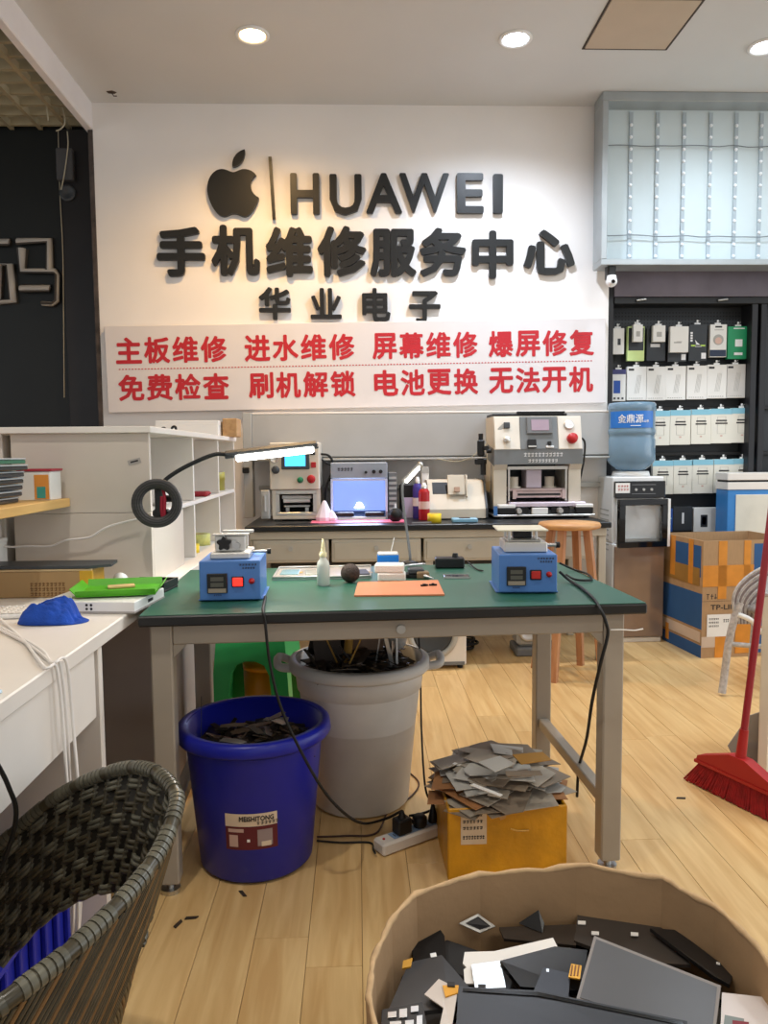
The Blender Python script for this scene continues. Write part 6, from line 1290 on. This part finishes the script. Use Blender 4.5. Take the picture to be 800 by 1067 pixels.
t, c_, nn = slab('broken_phone', 'broken silver edged phone lying tilted near far drum wall', 'phone frame', [(478, 962, .385), (498, 952, .395), (516, 965, .385), (500, 972, .375)], .003, STEEL); deco(t, c_, nn, [(485, 962, .386), (498, 955, .393), (511, 965, .385), (500, 969, .378)], INK, 'screen')
t, c_, nn = slab('phone_screen', 'black shard pointing up near the far drum wall', 'phone screen', [(540, 962, .375), (561, 948, .395), (567, 962, .38), (565, 972, .37)], .005, PB[0])
t, c_, nn = slab('tablet_screen', 'brown black glass lying along far drum wall', 'screen panel', [(520, 966, .372), (600, 963, .372), (600, 985, .367), (525, 978, .367)], .005, mat('panel_umber', (56, 48, 42), .3))

# rattan tub chair
RT = mat('dark_rattan', (66, 61, 48), .3, var=.35, scale=25); RT2 = mat('pale_rattan', (92, 90, 78), .3, var=.4, scale=25)
rimP = [D(x, y, Y) for x, y, Y in ((-60, 950, 1.36), (-30, 905, 1.40), (0, 880, 1.42), (60, 830, 1.42), (120, 803, 1.37), (158, 803, 1.30), (182, 825, 1.22), (181, 850, 1.16), (164, 890, 1.09), (130, 935, 1.01), (80, 985, .93), (30, 1025, .87), (-20, 1062, .83), (-70, 1095, .82))]
def cat(P, sub):
    Q = []; L = len(P)
    for i in range(L-1):
        p1, p2 = P[i], P[i+1]; p0 = P[i-1] if i else p1*2-p2; p3 = P[i+2] if i+2 < L else p2*2-p1
        for k in range(sub): t_ = k/sub; Q.append(.5*((2*p1)+(p2-p0)*t_+(2*p0-5*p1+4*p2-p3)*t_*t_+(3*p1-p0-3*p2+p3)*t_**3))
    return Q+[P[-1]]
dense = cat(rimP, 40); S_ = [0]
for i in range(1, len(dense)): S_.append(S_[-1]+(dense[i]-dense[i-1]).length)
def rimat(s):

    i = max(1, min(len(S_)-1, bisect.bisect(S_, s))); f = (s-S_[i-1])/(S_[i]-S_[i-1]+1e-9); return dense[i-1].lerp(dense[i], f)
LR = S_[-1]; CCH = V((-.58, 1.13, 0)); 
def surf(s, v, off=0):   # v: metres down from the rim
    p = rimat(s); o_ = V((p.x-CCH.x, p.y-CCH.y, 0)).normalized(); return V((p.x, p.y, p.z-v))-o_*(v*.28)+o_*off
base = V((CCH.x, CCH.y, 0))
t = thing('rattan_chair', 'dark woven rattan tub chair facing the white desk', 'chair', base)
tb = MB().tube([p-base for p in dense[::8]], .0118, 10); part(t, 'rim', tb, RT)
wr = MB(); s = .01
while s < LR-.01:
    p = rimat(s); q2 = rimat(s+.004); ax = (q2-p).normalized(); wr.T = Matrix.Translation(-base); wr.cyl(p-ax*.0042, p+ax*.0042, .0134, .0134, 12); s += .0108 if (int(s*100) % 8) else .026
part(t, 'rim_wrap', wr, RT2, kind='stuff')
sA, sB = 0.0, LR*.63
pit = .034; amp = .0052
for rrow in range(10):
    for e in (0, 1):
        v = .02+rrow*.0195+e*.0088; pts = []; s = sA
        while s <= sB+1e-6:
            pts.append(surf(s, v, amp*math.cos(math.pi*s/pit+rrow*math.pi))-base); s += pit/4
        part(t, 'strand', MB().tube(pts, .0046, 6), RT if rrow % 3 else RT2)
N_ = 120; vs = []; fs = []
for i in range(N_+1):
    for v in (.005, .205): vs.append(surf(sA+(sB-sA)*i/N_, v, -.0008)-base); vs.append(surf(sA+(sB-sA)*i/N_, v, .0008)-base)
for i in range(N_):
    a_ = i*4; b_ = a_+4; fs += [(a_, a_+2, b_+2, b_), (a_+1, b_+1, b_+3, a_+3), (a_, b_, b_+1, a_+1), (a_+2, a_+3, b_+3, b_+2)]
part(t, 'gap_backing', MB().add(vs, fs, 0, True), mat('weave_gap_dark', (30, 27, 21), .6, var=.2))  # added dark shell that paints the shaded gaps between woven strands
k = 0; s = sA+pit/2
while s < sB:
    part(t, 'rib', MB().tube([surf(s, v*.0205, 0)-base for v in range(0, 11)], .005, 5), RT); s += pit; k += 1
for k in range(40):      # crossing strands of the outer back
    s0 = LR*.585+k*(LR*.415)/40
    for sg in (1, -1):
        pts = []
        for j in range(9): v = .012+j*.05; s1 = s0+sg*j*.042; pts.append(surf(min(max(s1, LR*.575), LR), v, .004*sg+.004)-base)
        part(t, 'strand', MB().tube(pts, .0033, 5), RT if (k+sg) % 4 else mat('tan_rattan', (122, 92, 56), .45, var=.2))
part(t, 'seat', MB().lathe([(.0001, .30), (.2, .30), (.225, .315), (.21, .335), (.0001, .34)], 36, c=(-.30, -.06, 0)), RT)
for x, y in ((-.42, -.2), (.14, -.15), (.14, .12), (-.45, .06)): part(t, 'leg', MB().tube([(x*.9, y*.9, .30), (x, y, .15), (x*1.05, y*1.05, .002)], .014, 8, sub=3), RT)
